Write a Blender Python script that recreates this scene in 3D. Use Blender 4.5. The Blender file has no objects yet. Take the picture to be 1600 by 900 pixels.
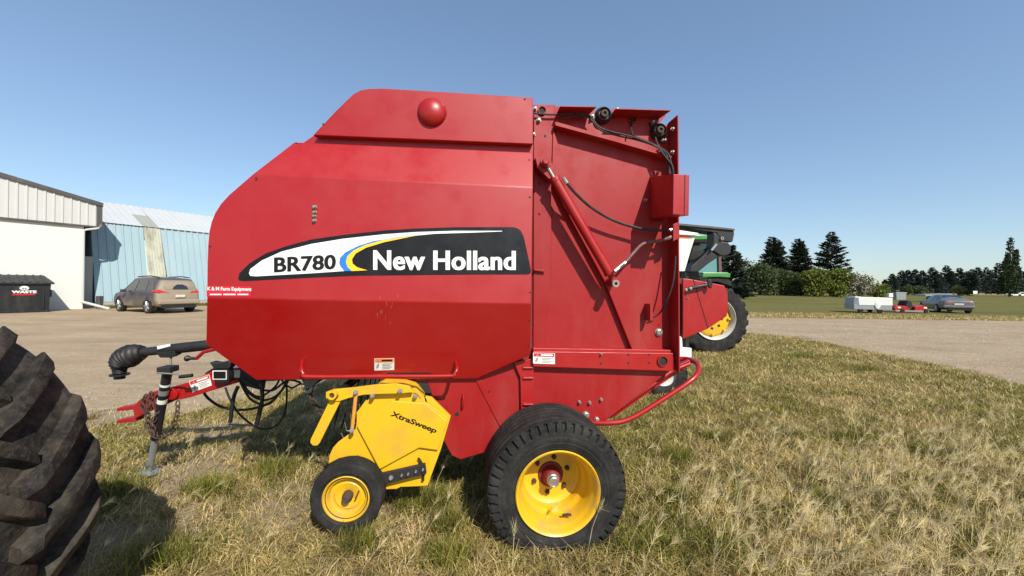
import bpy, bmesh, math, random
import numpy as np
from mathutils import Vector, Matrix, noise
random.seed(7); rng = np.random.default_rng(7)
R = math.radians
sc = bpy.context.scene
col = sc.collection

# ---------------------------------------------------------------- camera
F = 600.0; CX = 800.0; CY = 447.0; SL = 0.015; CAMZ = 1.6
rho = math.atan(SL)
c_r = Vector((math.cos(rho), 0, math.sin(rho))); c_u = Vector((-math.sin(rho), 0, math.cos(rho))); c_f = Vector((0, 1, 0))
cam = bpy.data.cameras.new('camera'); camo = bpy.data.objects.new('camera', cam); col.objects.link(camo)
cam.sensor_width = 36; cam.lens = 36 * F / 1600; cam.shift_y = (CY - 450) / 1600
cam.clip_start = .05; cam.clip_end = 6000
m = Matrix.Identity(4)
for i in range(3):
    m[i][0] = c_r[i]; m[i][1] = c_u[i]; m[i][2] = -c_f[i]; m[i][3] = (0, 0, CAMZ)[i]
camo.matrix_world = m
sc.camera = camo
# ---------------------------------------------------------------- light
SUN_EL = 42; SUN_AZ = 153
w = bpy.data.worlds.new("World"); sc.world = w; w.use_nodes = True
wn = w.node_tree.nodes
sky = wn.new('ShaderNodeTexSky'); sky.sky_type = 'NISHITA'; sky.sun_disc = False
sky.sun_elevation = R(SUN_EL); sky.sun_rotation = R(SUN_AZ); sky.air_density = 1.2; sky.dust_density = .5; sky.ozone_density = 2.5; sky.altitude = 500
hz_ = wn.new('ShaderNodeHueSaturation'); hz_.inputs['Saturation'].default_value = 1.0; w.node_tree.links.new(sky.outputs[0], hz_.inputs['Color']); gm_ = wn.new('ShaderNodeGamma'); gm_.inputs[1].default_value = .74; w.node_tree.links.new(hz_.outputs[0], gm_.inputs[0])
tn_ = wn.new('ShaderNodeMix'); tn_.data_type = "RGBA"; tn_.clamp_result = False; tn_.blend_type = 'MULTIPLY'; tn_.inputs[0].default_value = 1; tn_.inputs[7].default_value = (.96, 1.08, 1.21, 1); w.node_tree.links.new(gm_.outputs[0], tn_.inputs[6])
w.node_tree.links.new(tn_.outputs[2], wn['Background'].inputs[0]); wn['Background'].inputs[1].default_value = .15
sl = bpy.data.lights.new('sun', 'SUN'); sl.energy = 5.0; sl.angle = R(.5); sl.color = (1, .95, .87)
slo = bpy.data.objects.new('sun', sl); col.objects.link(slo)
sd = Vector((math.sin(R(SUN_AZ)) * math.cos(R(SUN_EL)), math.cos(R(SUN_AZ)) * math.cos(R(SUN_EL)), math.sin(R(SUN_EL))))
slo.rotation_euler = sd.to_track_quat('Z', 'Y').to_euler()
sc.view_settings.view_transform = 'Standard'; sc.view_settings.look = 'None'; sc.view_settings.gamma = 1
sc.view_settings.use_curve_mapping = False; sc.view_settings.exposure = 0.36

# ---------------------------------------------------------------- materials
def newmat(name):
    mt = bpy.data.materials.new(name); mt.use_nodes = True
    nt = mt.node_tree; b = nt.nodes['Principled BSDF']
    return mt, nt, b
def ramp(nt, fac, stops):
    r = nt.nodes.new('ShaderNodeValToRGB')
    while len(r.color_ramp.elements) < len(stops): r.color_ramp.elements.new(.5)
    for e, (p, c) in zip(r.color_ramp.elements, stops):
        e.position = p; e.color = (c, c, c, 1) if isinstance(c, (int, float)) else (*c, 1)
    nt.links.new(fac, r.inputs[0]); return r.outputs[0]
def tex(nt, scale, detail=4, kind='noise', coord='Object', rough=.6, stretch=None):
    tc = nt.nodes.new('ShaderNodeTexCoord'); src = tc.outputs[coord]
    if stretch:
        mp = nt.nodes.new('ShaderNodeMapping'); mp.inputs['Scale'].default_value = stretch
        nt.links.new(src, mp.inputs[0]); src = mp.outputs[0]
    if kind == 'noise':
        t = nt.nodes.new('ShaderNodeTexNoise'); t.inputs['Scale'].default_value = scale; t.inputs['Detail'].default_value = detail
        t.inputs['Roughness'].default_value = rough; nt.links.new(src, t.inputs['Vector']); return t.outputs[0]
    t = nt.nodes.new('ShaderNodeTexVoronoi'); t.inputs['Scale'].default_value = scale; nt.links.new(src, t.inputs['Vector'])
    return t.outputs['Color' if kind == 'voronoic' else 'Distance']
def mix(nt, fac, a, b):
    mx = nt.nodes.new('ShaderNodeMix'); mx.data_type = 'RGBA'
    for i, v in ((0, fac), (6, a), (7, b)):
        if isinstance(v, tuple): mx.inputs[i].default_value = (*v, 1)
        elif isinstance(v, (int, float)): mx.inputs[i].default_value = v
        else: nt.links.new(v, mx.inputs[i])
    return mx.outputs[2]
def bump(nt, b, h, strength, dist):
    bp = nt.nodes.new('ShaderNodeBump'); bp.inputs['Strength'].default_value = strength; bp.inputs['Distance'].default_value = dist
    nt.links.new(h, bp.inputs['Height']); nt.links.new(bp.outputs[0], b.inputs['Normal'])
def paint(name, c, rough=.4, coat=.0, dust=.25, dustc=(.36, .28, .2), metal=0, scale=3.0, bmp=.0, streak=True, spec=.5):
    mt, nt, b = newmat(name)
    n1 = tex(nt, scale, 6, stretch=(1, 1, .25) if streak else None); f = ramp(nt, n1, [(.48, 0.0), (.8, dust)])
    n3 = tex(nt, scale * 26, 3); f3 = ramp(nt, n3, [(.62, 0.0), (.8, dust * 1.2)])
    c1 = mix(nt, f, tuple(c), dustc); c2 = mix(nt, f3, c1, dustc)
    nt.links.new(c2, b.inputs['Base Color'])
    n2 = tex(nt, scale * 2.3, 4); rr = ramp(nt, n2, [(.3, max(.02, rough - .08)), (.7, min(1, rough + .15))])
    nt.links.new(rr, b.inputs['Roughness'])
    b.inputs['Metallic'].default_value = metal; b.inputs['Specular IOR Level'].default_value = spec
    b.inputs['Coat Weight'].default_value = coat; b.inputs['Coat Roughness'].default_value = .14
    if bmp: bump(nt, b, tex(nt, scale * 4, 3), bmp, .01)
    return mt
RED = (.315, .0035, .003)
M_ = {}
M_['red'] = paint('red_paint', RED, .42, .22, .03, (.40, .12, .10), scale=2.2, bmp=.012)
M_['red_dusty'] = paint('dusty_red_paint', (.275, .0045, .005), .5, .06, .20, (.36, .15, .12), scale=3.5, bmp=.03, spec=.4)
M_['dark_red'] = paint('dark_red_steel', (.16, .006, .01), .6, 0, .4, (.15, .1, .08))
M_['yellow'] = paint('yellow_paint', (.66, .38, .006), .45, .1, .45, (.32, .19, .07), scale=5, bmp=.02, streak=False)
M_['yellow_rim'] = paint('yellow_rim_paint', (.64, .37, .008), .42, .15, .7, (.30, .20, .10), scale=7, streak=False)
M_['black'] = paint('black_paint', (.009, .009, .010), .5, .0, .25, (.12, .1, .08))
M_['decal_black'] = paint('decal_black', (.008, .008, .009), .35, 0, .04, spec=.25)
M_['white'] = paint('decal_white', (.70, .70, .64), .4, 0, .05)
M_['blue'] = paint('decal_blue', (.02, .16, .55), .4, 0, .03)
M_['dyellow'] = paint('decal_yellow', (.9, .5, .01), .4, 0, .03)
M_['orange'] = paint('decal_orange', (.85, .2, .02), .4, 0, .05)
M_['sred'] = paint('decal_red', (.55, .006, .02), .45, 0, .03)
M_['grey_ink'] = paint('grey_ink', (.25, .25, .25), .5, 0, .1)
M_['steel'] = paint('zinc_steel', (.36, .34, .30), .35, 0, .3, (.25, .18, .12), metal=.7, scale=20)
M_['galv'] = paint('galvanized_tube', (.30, .31, .32), .45, 0, .4, (.2, .16, .12), metal=.5, scale=12)
M_['rust'] = paint('rusty_steel', (.06, .035, .025), .8, 0, .4, (.05, .03, .02), scale=20)
M_['rustlink'] = paint('rusty_yellow', (.62, .27, .04), .6, 0, .5, (.35, .15, .05), scale=25)
M_['hose'] = paint('rubber_hose', (.009, .009, .009), .55, 0, .25, (.12, .1, .08), scale=12)
M_['hosered'] = paint('dusty_hose', (.12, .05, .05), .6, 0, .5, (.2, .12, .1), scale=14)
M_['dark'] = paint('dark_interior', (.012, .011, .01), .8, 0, .3, (.05, .04, .03))
def rubber(name, c, dirt, scale, amt=.6, b_=.5):
    mt, nt, b = newmat(name)
    n = tex(nt, scale, 8, rough=.65); f = ramp(nt, n, [(.42, 0), (.68, amt)])
    n2 = tex(nt, scale * 9, 4); f2 = ramp(nt, n2, [(.5, 0), (.75, amt * .6)])
    c1 = mix(nt, f, c, dirt); c2 = mix(nt, f2, c1, dirt); nt.links.new(c2, b.inputs['Base Color'])
    b.inputs['Roughness'].default_value = .8; b.inputs['Specular IOR Level'].default_value = .2
    bump(nt, b, n2, b_, .004); return mt
M_['tyre'] = rubber('tyre_rubber', (.013, .013, .013), (.06, .055, .045), 7, .5, .3)
M_['oldtyre'] = rubber('muddy_tyre_rubber', (.014, .0125, .011), (.095, .078, .057), 6.5, .75, 1.2)

# ---------------------------------------------------------------- object helpers
def tag(o, label=None, cat=None, group=None, kind=None):
    if label: o['label'] = label
    if cat: o['category'] = cat
    if group: o['group'] = group
    if kind: o['kind'] = kind
    return o
def thing(name, label, cat, loc=(0, 0, 0), rz=0, group=None):
    o = bpy.data.objects.new(name, None); col.objects.link(o); o.location = loc; o.rotation_euler = (0, 0, rz)
    o.empty_display_size = .2
    return tag(o, label, cat, group)
def mesh(name, verts, faces, mat, parent=None, smooth=False, bevel=0, solid=0, auto=None):
    me = bpy.data.meshes.new(name)
    me.from_pydata([tuple(v) for v in verts], [], faces)
    bm = bmesh.new(); bm.from_mesh(me); bmesh.ops.recalc_face_normals(bm, faces=bm.faces); bm.to_mesh(me); bm.free()
    me.materials.append(M_[mat] if isinstance(mat, str) else mat)
    if smooth:
        me.shade_smooth()
        if auto is None: auto = 40
        me.set_sharp_from_angle(angle=R(auto))
    o = bpy.data.objects.new(name, me); col.objects.link(o)
    if parent is not None: o.parent = parent
    if solid:
        s = o.modifiers.new('s', 'SOLIDIFY'); s.thickness = solid; s.offset = 0
    if bevel:
        b = o.modifiers.new('b', 'BEVEL'); b.width = bevel; b.segments = 2; b.limit_method = 'ANGLE'; b.angle_limit = R(35)
    return o
class MB:
    """collects shapes that belong to ONE part"""
    def __init__(s): s.v = []; s.f = []
    def add(s, vs, fs):
        n = len(s.v); s.v += [tuple(v) for v in vs]; s.f += [tuple(i + n for i in f) for f in fs]; return s
    def box(s, x0, x1, y0, y1, z0, z1):
        return s.add([(x0, y0, z0), (x1, y0, z0), (x1, y1, z0), (x0, y1, z0), (x0, y0, z1), (x1, y0, z1), (x1, y1, z1), (x0, y1, z1)],
                     [(0, 3, 2, 1), (4, 5, 6, 7), (0, 1, 5, 4), (1, 2, 6, 5), (2, 3, 7, 6), (3, 0, 4, 7)])
    def extr(s, front, back):
        n = len(front)
        return s.add(list(front) + list(back), [tuple(range(n)), tuple(range(2 * n - 1, n - 1, -1))] + [(i, i + n, (i + 1) % n + n, (i + 1) % n) for i in range(n)])
    def prism(s, uz, y0, y1):
        return s.extr([(u, y0, z) for u, z in uz], [(u, y1, z) for u, z in uz])
    def tube(s, pts, r, seg=10, cap=True):
        pts = [Vector(p) for p in pts]; n = len(pts); rs = r if isinstance(r, (list, tuple)) else [r] * n
        t = [(pts[min(i + 1, n - 1)] - pts[max(i - 1, 0)]).normalized() for i in range(n)]
        up = Vector((0, 0, 1)) if abs(t[0].z) < .9 else Vector((1, 0, 0))
        nrm = (up - t[0] * up.dot(t[0])).normalized(); vs = []
        for i in range(n):
            nrm = (nrm - t[i] * nrm.dot(t[i])).normalized(); bn = t[i].cross(nrm)
            for k in range(seg):
                a = 2 * math.pi * k / seg
                vs.append(pts[i] + (nrm * math.cos(a) + bn * math.sin(a)) * rs[i])
        fs = [(i * seg + k, i * seg + (k + 1) % seg, (i + 1) * seg + (k + 1) % seg, (i + 1) * seg + k) for i in range(n - 1) for k in range(seg)]
        if cap: fs += [tuple(range(seg - 1, -1, -1)), tuple((n - 1) * seg + k for k in range(seg))]
        return s.add(vs, fs)
    def lathe(s, prof, c, axis='y', seg=32, closed=False):
        vs = []; n = len(prof)
        for k in range(seg):
            a = 2 * math.pi * k / seg; ca, sa = math.cos(a), math.sin(a)
            for r, h in prof:
                if axis == 'y': vs.append((c[0] + r * ca, c[1] + h, c[2] + r * sa))
                elif axis == 'z': vs.append((c[0] + r * ca, c[1] + r * sa, c[2] + h))
                else: vs.append((c[0] + h, c[1] + r * ca, c[2] + r * sa))
        m_ = n if closed else n - 1
        fs = [(k * n + j, k * n + (j + 1) % n, ((k + 1) % seg) * n + (j + 1) % n, ((k + 1) % seg) * n + j) for k in range(seg) for j in range(m_)]
        return s.add(vs, fs)
    def done(s, name, mat, parent=None, **k): return mesh(name, s.v, s.f, mat, parent, **k)
def smooth(pts, n=8, closed=False):
    P = [Vector(p) for p in pts]; N = len(P); out = []
    g = (lambda i: P[i % N]) if closed else (lambda i: P[max(0, min(N - 1, i))])
    for i in range(N if closed else N - 1):
        for k in range(n):
            t = k / n; a, b, c, d = g(i - 1), g(i), g(i + 1), g(i + 2)
            out.append(.5 * ((2 * b) + (c - a) * t + (2 * a - 5 * b + 4 * c - d) * t * t + (3 * b - a - 3 * c + d) * t ** 3))
    if not closed: out.append(P[-1])
    return out
def ray(px, py): return c_f + c_r * ((px - CX) / F) + c_u * ((CY - py) / F)
def ground(px, py, z=0):
    d = ray(px, py); t = (z - CAMZ) / d.z; return Vector((d.x * t, d.y * t, z))
def at(px, py, Y):
    d = ray(px, py); return Vector((d.x * Y, Y, CAMZ + d.z * Y))

# ================================================================ the setting
def mat_ground():
    mt, nt, b = newmat('dry_soil')
    n = tex(nt, .8, 8); n2 = tex(nt, 9, 6); n3 = tex(nt, 60, 4)
    c1 = ramp(nt, n, [(.35, (.22, .16, .095)), (.5, (.29, .22, .14)), (.62, (.18, .145, .07))])
    c2 = mix(nt, ramp(nt, n2, [(.4, 0), (.7, .6)]), c1, (.22, .16, .09)); c3 = mix(nt, ramp(nt, n3, [(.45, 0), (.7, .5)]), c2, (.40, .33, .24))
    nt.links.new(c3, b.inputs['Base Color']); b.inputs['Roughness'].default_value = .95; b.inputs['Specular IOR Level'].default_value = .1
    bump(nt, b, n3, .8, .02); return mt
def mat_gravel():
    mt, nt, b = newmat('packed_gravel')
    n = tex(nt, .35, 8, stretch=(1, 2.2, 1)); n2 = tex(nt, 3.5, 7, stretch=(1, 1.6, 1)); v = tex(nt, 55, kind='voronoic'); n3 = tex(nt, 24, 5)
    c1 = ramp(nt, n, [(.32, (.27, .19, .108)), (.5, (.36, .262, .155)), (.68, (.43, .325, .20))])
    c2 = mix(nt, ramp(nt, n2, [(.42, 0), (.66, .5)]), c1, (.23, .175, .12))
    c3 = mix(nt, .3, c2, mix(nt, ramp(nt, v, [(.3, 0.0), (.9, 1.0)]), (.2, .15, .10), (.48, .39, .28)))
    n4 = tex(nt, 1.1, 6, stretch=(.35, 3.0, 1)); c4 = mix(nt, ramp(nt, n4, [(.56, 0), (.66, .5)]), c3, (.19, .145, .10))
    nt.links.new(c4, b.inputs['Base Color']); b.inputs['Roughness'].default_value = .95; b.inputs['Specular IOR Level'].default_value = .15
    bump(nt, b, n3, .7, .03); return mt
def mat_lawn(name, a, c_, d, st=(.15, 1, 1)):
    mt, nt, b = newmat(name)
    n = tex(nt, .25, 6, stretch=st); n2 = tex(nt, 3, 5)
    c1 = ramp(nt, n, [(.35, a), (.5, c_), (.65, d)]); c2 = mix(nt, ramp(nt, n2, [(.4, 0), (.7, .4)]), c1, tuple(x * .6 for x in a))
    nt.links.new(c2, b.inputs['Base Color']); b.inputs['Roughness'].default_value = 1; b.inputs['Specular IOR Level'].default_value = .05
    bump(nt, b, n2, 1, .1); return mt
M_['soil'] = mat_ground(); M_['gravel'] = mat_gravel()
M_['lawn'] = mat_lawn('lawn_grass', (.085, .10, .024), (.165, .135, .05), (.065, .10, .02))
M_['verge'] = mat_lawn('dry_verge', (.26, .20, .10), (.20, .17, .075), (.28, .225, .12))
M_['field'] = mat_lawn('ripe_field', (.34, .27, .14), (.40, .32, .17), (.30, .24, .13))
def terr(x, y):
    return .0055 * max(0, y - 40) + (.0004 * max(0, y - 120) if y > 120 else 0) if y < 400 else .0055 * 360 + .0004 * 280
def sheet(name, pts, mat, dz, n=1):
    """irregular flat sheet from a list of outline points"""
    return mesh(name, [(x, y, terr(x, y) + dz) for x, y in pts], [tuple(range(len(pts)))], mat)
ys = [-60, -20, 0, 10, 20, 30, 40, 60, 80, 120, 160, 200, 260, 320, 400, 800, 2500, 5000]; xs = [-5000, -800, -200, -60, 0, 60, 200, 800, 5000]
gv = [(x, y, terr(x, y)) for y in ys for x in xs]; nx = len(xs)
gf = [(j * nx + i, j * nx + i + 1, (j + 1) * nx + i + 1, (j + 1) * nx + i) for j in range(len(ys) - 1) for i in range(nx - 1)]
tag(mesh('ground', gv, gf, 'soil'), kind='structure')
def edge(pts, amp=.25, step=.35, seed=0.0):
    out = []
    for (x0, y0), (x1, y1) in zip(pts[:-1], pts[1:]):
        L = math.hypot(x1 - x0, y1 - y0); k = max(1, int(L / step))
        for i in range(k):
            t = i / k; x = x0 + (x1 - x0) * t; y = y0 + (y1 - y0) * t
            nn = noise.noise(Vector((x * 1.1, y * 1.1, seed))) * amp + noise.noise(Vector((x * 4, y * 4, seed))) * amp * .5
            out.append((x - (y1 - y0) / L * nn, y + (x1 - x0) / L * nn))
    out.append(pts[-1]); return out
def G(px, py): p = ground(px, py); return (p.x, p.y)
# boundary between the rough grass (near) and the gravel yard (far)
bnd = [(-9.5, 3.2), G(0, 668), G(130, 664), G(300, 640), G(420, 622), (-2.2, 7.5), (0, 10.5), (3.5, 14), (7.5, 16.2), G(1172, 521), G(1250, 529), G(1330, 545), G(1400, 558), G(1500, 580), G(1600, 604), (12, 3.2), (20, 0)]
bl = edge(bnd, 1.1, .12)
far_edge = [(70, 22.5), (30, 22.5), (12, 22), (4, 26), (-8, 34), (-20, 60), (-60, 60)]
tag(sheet('gravel_yard', bl + [(70, 0)] + edge(far_edge, .5, 1.0, 3) + [(-60, 0)], 'gravel', .004), kind='structure')
tag(sheet('dry_verge', edge([(4, 26), (12, 22), (30, 22.5), (90, 22.5)], .5, 1, 3) + [(90, 27), (40, 26), (20, 25.8), (4, 27)], 'verge', .008), kind='structure')
def grid(name, x0, x1, yy, mat, dz):
    xx = np.linspace(x0, x1, 12); v = [(x, y, terr(x, y) + dz) for y in yy for x in xx]; n_ = 12
    return mesh(name, v, [(j * n_ + i, j * n_ + i + 1, (j + 1) * n_ + i + 1, (j + 1) * n_ + i) for j in range(len(yy) - 1) for i in range(n_ - 1)], mat)
tag(grid('lawn', -8, 420, [25.2, 40, 60, 80, 120, 160, 172], 'lawn', .012), kind='structure')
tag(grid('country_road', -8, 420, [172, 176], 'verge', .02), kind='structure')
tag(grid('ripe_field', -300, 500, [176, 200, 260, 320, 400], 'field', .03), kind='structure')

# ================================================================ the round baler
PSI = R(5.3); O = Vector((0, 2.5, 0)); cps, sps = math.cos(PSI), math.sin(PSI)
def loc(v): return Vector((v.x * cps + v.y * sps, -v.x * sps + v.y * cps, v.z))
CL = loc(Vector((0, 0, CAMZ)) - O)
def Mp(px, py, w=0.0):
    d = loc(ray(px, py)); t = (w - CL.y) / d.y; return CL + d * t
def plane3(a, b, c):
    p = [Mp(*q) for q in (a, b, c)]; n = (p[1] - p[0]).cross(p[2] - p[0]).normalized()
    if n.y > 0: n = -n
    return p[0], n
def On(px, py, pl, lift=0.0):
    d = loc(ray(px, py)); p0, n = pl; p0 = p0 + n * lift; t = (p0 - CL).dot(n) / d.dot(n); return CL + d * t
def P2(pts, w): return [Mp(x, y, w) for x, y in pts]
baler = thing('round_baler', 'big red round baler with black swoosh decal and yellow pickup, parked on rough grass', 'hay baler', O, PSI)
def extr(name, pts, w0, w1, mat, parent=baler, bevel=.004, **k):
    f = P2(pts, w0); return MB().extr(f, [Vector((p.x, w1, p.z)) for p in f]).done(name, mat, parent, bevel=bevel, **k)

# --- side shield: three folded panels and the cap above
PL_main = plane3((395, 272, .05), (833, 293, .05), (830, 475, 0))
q0 = On(323, 466, PL_main)
PL_low = plane3((323, 466, q0.y), (830, 475, 0), (745, 592, .19))
PL_band = plane3((395, 272, On(395, 272, PL_main).y), (833, 293, .05), (833, 238, .17))
main_px = [(395, 272), (833, 293), (830, 475), (323, 466), (323.5, 420), (324.5, 385), (326.5, 362), (330, 347), (336, 332), (345, 318), (358, 304)]
low_px = [(323, 466), (830, 475), (828.5, 555), (745, 592), (400, 594), (337, 549), (321.5, 538)]
band_px = [(395, 272), (460, 222), (646, 230), (833, 238), (833, 293)]
vs = []; fs = []
for pts, pl in ((main_px, PL_main), (low_px, PL_low), (band_px, PL_band)):
    n0 = len(vs); vs += [On(x, y, pl) for x, y in pts]; fs.append(tuple(range(n0, n0 + len(pts))))
shield = MB().add(vs, fs).done('side_shield', 'red', baler)
bm = bmesh.new(); bm.from_mesh(shield.data); bmesh.ops.remove_doubles(bm, verts=bm.verts, dist=.004)
# turned-in flange along the outer rim
be = [e for e in bm.edges if e.is_boundary]
r_ = bmesh.ops.extrude_edge_only(bm, edges=be)
for v in [g for g in r_['geom'] if isinstance(g, bmesh.types.BMVert)]: v.co += Vector((0, .035, 0))
bmesh.ops.recalc_face_normals(bm, faces=bm.faces)
bm.to_mesh(shield.data); bm.free()
sm = shield.modifiers.new('b', 'BEVEL'); sm.width = .006; sm.segments = 2; sm.limit_method = 'ANGLE'; sm.angle_limit = R(4)
# cap above the shield, its lower flange turned in
cap_px = [(489, 211), (520, 178), (540, 158), (552, 147), (563, 141), (576, 138.5), (600, 138), (720, 145), (833, 152.5), (833, 225)]
cf = P2(cap_px, .15)
cb = [Vector((p.x, p.y + .05, p.z)) for i, p in enumerate(cf)]
MB().extr(cf, cb).done('top_shield', 'red', baler, bevel=.005)
# the dome on the cap
c0 = Mp(675, 176, .15); dr = .096
extr('recess_strip', [(470, 226), (500, 205), (833, 220), (833, 248), (646, 240)], .205, .215, 'red', bevel=0)
prof = [(0.0001, -dr * .62)] + [(dr * math.sin(a) * 1.0, -dr * .62 * math.cos(a)) for a in np.linspace(.15, math.pi / 2, 9)] + [(dr * 1.05, 0.0), (dr * 1.06, .004)]
MB().lathe(prof, c0, 'y', 40).done('dome', 'red', baler, smooth=True)
# far-side shield
far_px = [(460, 222), (833, 238), (830, 475), (828.5, 555), (745, 592), (400, 594), (321.5, 538), (323, 420), (330, 347), (358, 304)]
ff = P2(far_px, .05); MB().prism([(p.x, p.z) for p in ff], 2.05, 2.12).done('side_shield', 'red', baler, bevel=.005)
ff = P2(cap_px, .05); MB().prism([(p.x, p.z) for p in ff], 2.0, 2.1).done('top_shield', 'red', baler, bevel=.005)
# chamber body and belts between the shields
body_px = [(500, 240), (560, 175), (600, 168), (833, 178), (833, 560), (745, 585), (640, 590), (430, 580), (350, 530), (345, 400), (370, 320), (420, 275)]
bb = [(p.x, p.z) for p in P2(body_px, .2)]
MB().prism(bb, .235, 1.95).done('chamber', 'dark_red', baler)
mb = MB()
for k in range(7): mb.prism([(p.x - .012 if p.x < 0 else p.x, p.z + .012) for p in P2(body_px[:4] + [(833, 200), (520, 260), (420, 300), (372, 360), (352, 400), (345, 400), (370, 320), (420, 275)], .2)], .32 + k * .23, .5 + k * .23)
mb.done('belts', 'hose', baler)
# --- tailgate
TW = .26
extr('front_frame', [(834, 163), (868, 163.5), (866.5, 190), (861, 264), (862, 420), (850, 545), (833, 545)], .225, .262, 'red_dusty')
tg_px = [(834, 168), (1035, 170), (1043, 178), (1022, 200), (1046, 190), (1054, 196), (1056, 340), (1053, 545), (833, 545)]
extr('tailgate_side', [(862, 166), (922, 167), (926, 172), (953, 174), (958, 169), (1022, 170.5), (1041, 180), (1026, 197), (1030, 203), (1046, 191), (1052, 196), (1055, 340), (1052, 548), (835, 546), (858, 300)], TW, 1.9, 'red_dusty', bevel=.002)
# seam plate edge and folded brace of the big sheet
extr('brace_plate', [(864, 200), (885, 262), (905, 330), (960, 440), (1012, 547), (988, 547), (945, 440), (880, 320), (862, 280)], TW - .045, TW - .001, 'red_dusty')
extr('ledge_rail', [(867, 191), (869, 190), (960, 216), (1040, 240), (1050, 244), (1050, 247), (960, 221), (868, 196)], TW - .085, TW - .001, 'red_dusty', bevel=.002)
# top angle irons, seen from underneath
for a_, b_ in ((( 869, 164), (923, 165.5)), ((952, 167.5), (1034, 170.5))):
    lo0, lo1 = Mp(a_[0], a_[1] + 16, TW), Mp(b_[0] - 4, b_[1] + 15, TW)
    q = MB(); t_ = .006; d_ = .135
    q.extr([lo0, lo1, lo1 + Vector((.02, -d_, 0)), lo0 + Vector((0, -d_, 0))], [p + Vector((0, 0, t_)) for p in (lo0, lo1, lo1 + Vector((.02, -d_, 0)), lo0 + Vector((0, -d_, 0)))])
    an = q.done('top_angle', 'red_dusty', baler)
# rear vertical flange sticking out toward the near side
e0 = Mp(1044, 192, TW); e1 = Mp(1046, 575, TW)
q = MB(); q.extr([e0, e1, e1 + Vector((0, -.135, 0)), e0 + Vector((0, -.135, 0))], [p + Vector((.008, 0, 0)) for p in (e0, e1, e1 + Vector((0, -.135, 0)), e0 + Vector((0, -.135, 0)))])
q.done('rear_flange', 'red_dusty', baler)
extr('rear_wall', [(1046, 200), (1056, 198), (1056, 570), (1046, 570)], TW + .01, 1.9, 'dark_red')
# lower rail
lr = extr('lower_rail', [(833, 549), (1052, 552), (1056, 578), (1050, 580), (833, 573)], .17, TW, 'red', bevel=.004)
extr('rail_lip', [(833, 544), (1050, 547), (1052, 552), (833, 549)], .19, TW, 'red', bevel=.003)
# lower side plates
extr('lower_plate', [(833, 572), (1050, 577), (938, 664), (914, 666), (820, 720), (818, 600), (826, 575)], .225, .24, 'red_dusty')
extr('front_lower_plate', [(640, 589), (745, 589), (800, 566), (815, 575), (834, 640), (834, 660), (760, 706), (720, 718), (706, 712), (694, 690), (660, 600)], .23, .245, 'red_dusty')
extr('fold_strip', [(742, 592), (750, 589), (790, 660), (796, 672), (786, 676), (770, 645)], .222, .232, 'red_dusty', bevel=.002)
extr('rear_support', [(803, 566), (834, 560), (834, 640), (814, 640), (813, 590)], .2, .235, 'red', bevel=.003)
for y in (574, 590, 631): a = Mp(818, y, .2); b = Mp(832, y, .2); MB().tube([a + Vector((0, .02, 0)), a - Vector((0, .012, 0)), b - Vector((0, .012, 0)), b + Vector((0, .02, 0))], .008, 8).done('rung', 'red', baler, smooth=True)
MB().prism([(p.x, p.z) for p in P2([(640, 600), (833, 600), (1000, 600), (930, 640), (720, 690), (690, 650)], .24)], .3, 1.85).done('under_frame', 'dark', baler)
# axle
ax = Mp(861, 743, .05)
# bumper hoop
mb = MB()
mb.tube(smooth([Mp(912, 660, .24), Mp(950, 661, .18), Mp(985, 654, .16), Mp(1040, 621, .15), Mp(1080, 594, .15), Mp(1091, 580, .2), Mp(1089, 568, .3), Mp(1074, 561, .45), Mp(1055, 561, .5)], 6), .018, 12)
mb.tube([Mp(948, 652, .3), Mp(1052, 578, .3), Mp(1078, 568, .3)], .016, 10)
mb.done('bumper_hoop', 'red', baler, smooth=True)
extr('bumper_strut', [(1040, 581), (1078, 562), (1082, 568), (1030, 603), (960, 652), (952, 654)], .36, .40, 'red')
# opening cylinder
ct0 = Mp(852, 255, .12); ct1 = Mp(961, 442, .12)
dv = (ct1 - ct0); q = MB(); q.tube([ct0 + dv * .13, ct0 + dv * .92], .034, 20); q.tube([ct0 + dv * .12, ct0 + dv * .15], .038, 20); q.tube([ct0 + dv * .90, ct0 + dv * .925], .037, 20)
cyl = q.done('lift_cylinder', 'red', baler, smooth=True)
MB().tube([ct0 + dv * .02, ct0 + dv * .14], .013, 14).done('piston_rod', 'steel', cyl, smooth=True)
for c_, rr in ((ct0, .038), (ct1 - dv * .01, .03)): MB().tube([c_ + Vector((0, -.03, 0)), c_ + Vector((0, .13, 0))], rr, 18).done('cylinder_pin', 'red_dusty', cyl, smooth=True)
MB().tube([ct0 + dv * .92, ct0 + dv * .985], .022, 12).done('rod_end', 'red_dusty', cyl, smooth=True)
def bolt(p, r, mat, parent=baler, name='bolt', h=.02):
    q = MB(); q.lathe([(r * 1.25, 0), (r * 1.25, -h * .25), (r * .95, -h * .25), (r * .95, -h), (r * .7, -h * 1.15), (.0002, -h * 1.15)], p, 'y', 6 if r < .02 else 16); return q.done(name, mat, parent)
def ring(p, r, mat, parent=baler, name='washer', rin=.45, h=.02):
    return MB().lathe([(r * rin, .0), (r * rin, -h), (r, -h), (r, .0)], p, 'y', 24).done(name, mat, parent, smooth=True)
ring(Mp(961, 443, .09), .025, 'steel', cyl, 'pin_washer'); bolt(Mp(852, 254, .09), .024, 'red_dusty', cyl, 'pivot_nut', .03)
extr('cylinder_bracket', [(836, 246), (856, 240), (866, 262), (868, 275), (858, 280), (840, 262)], .12, .225, 'red_dusty')
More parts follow.
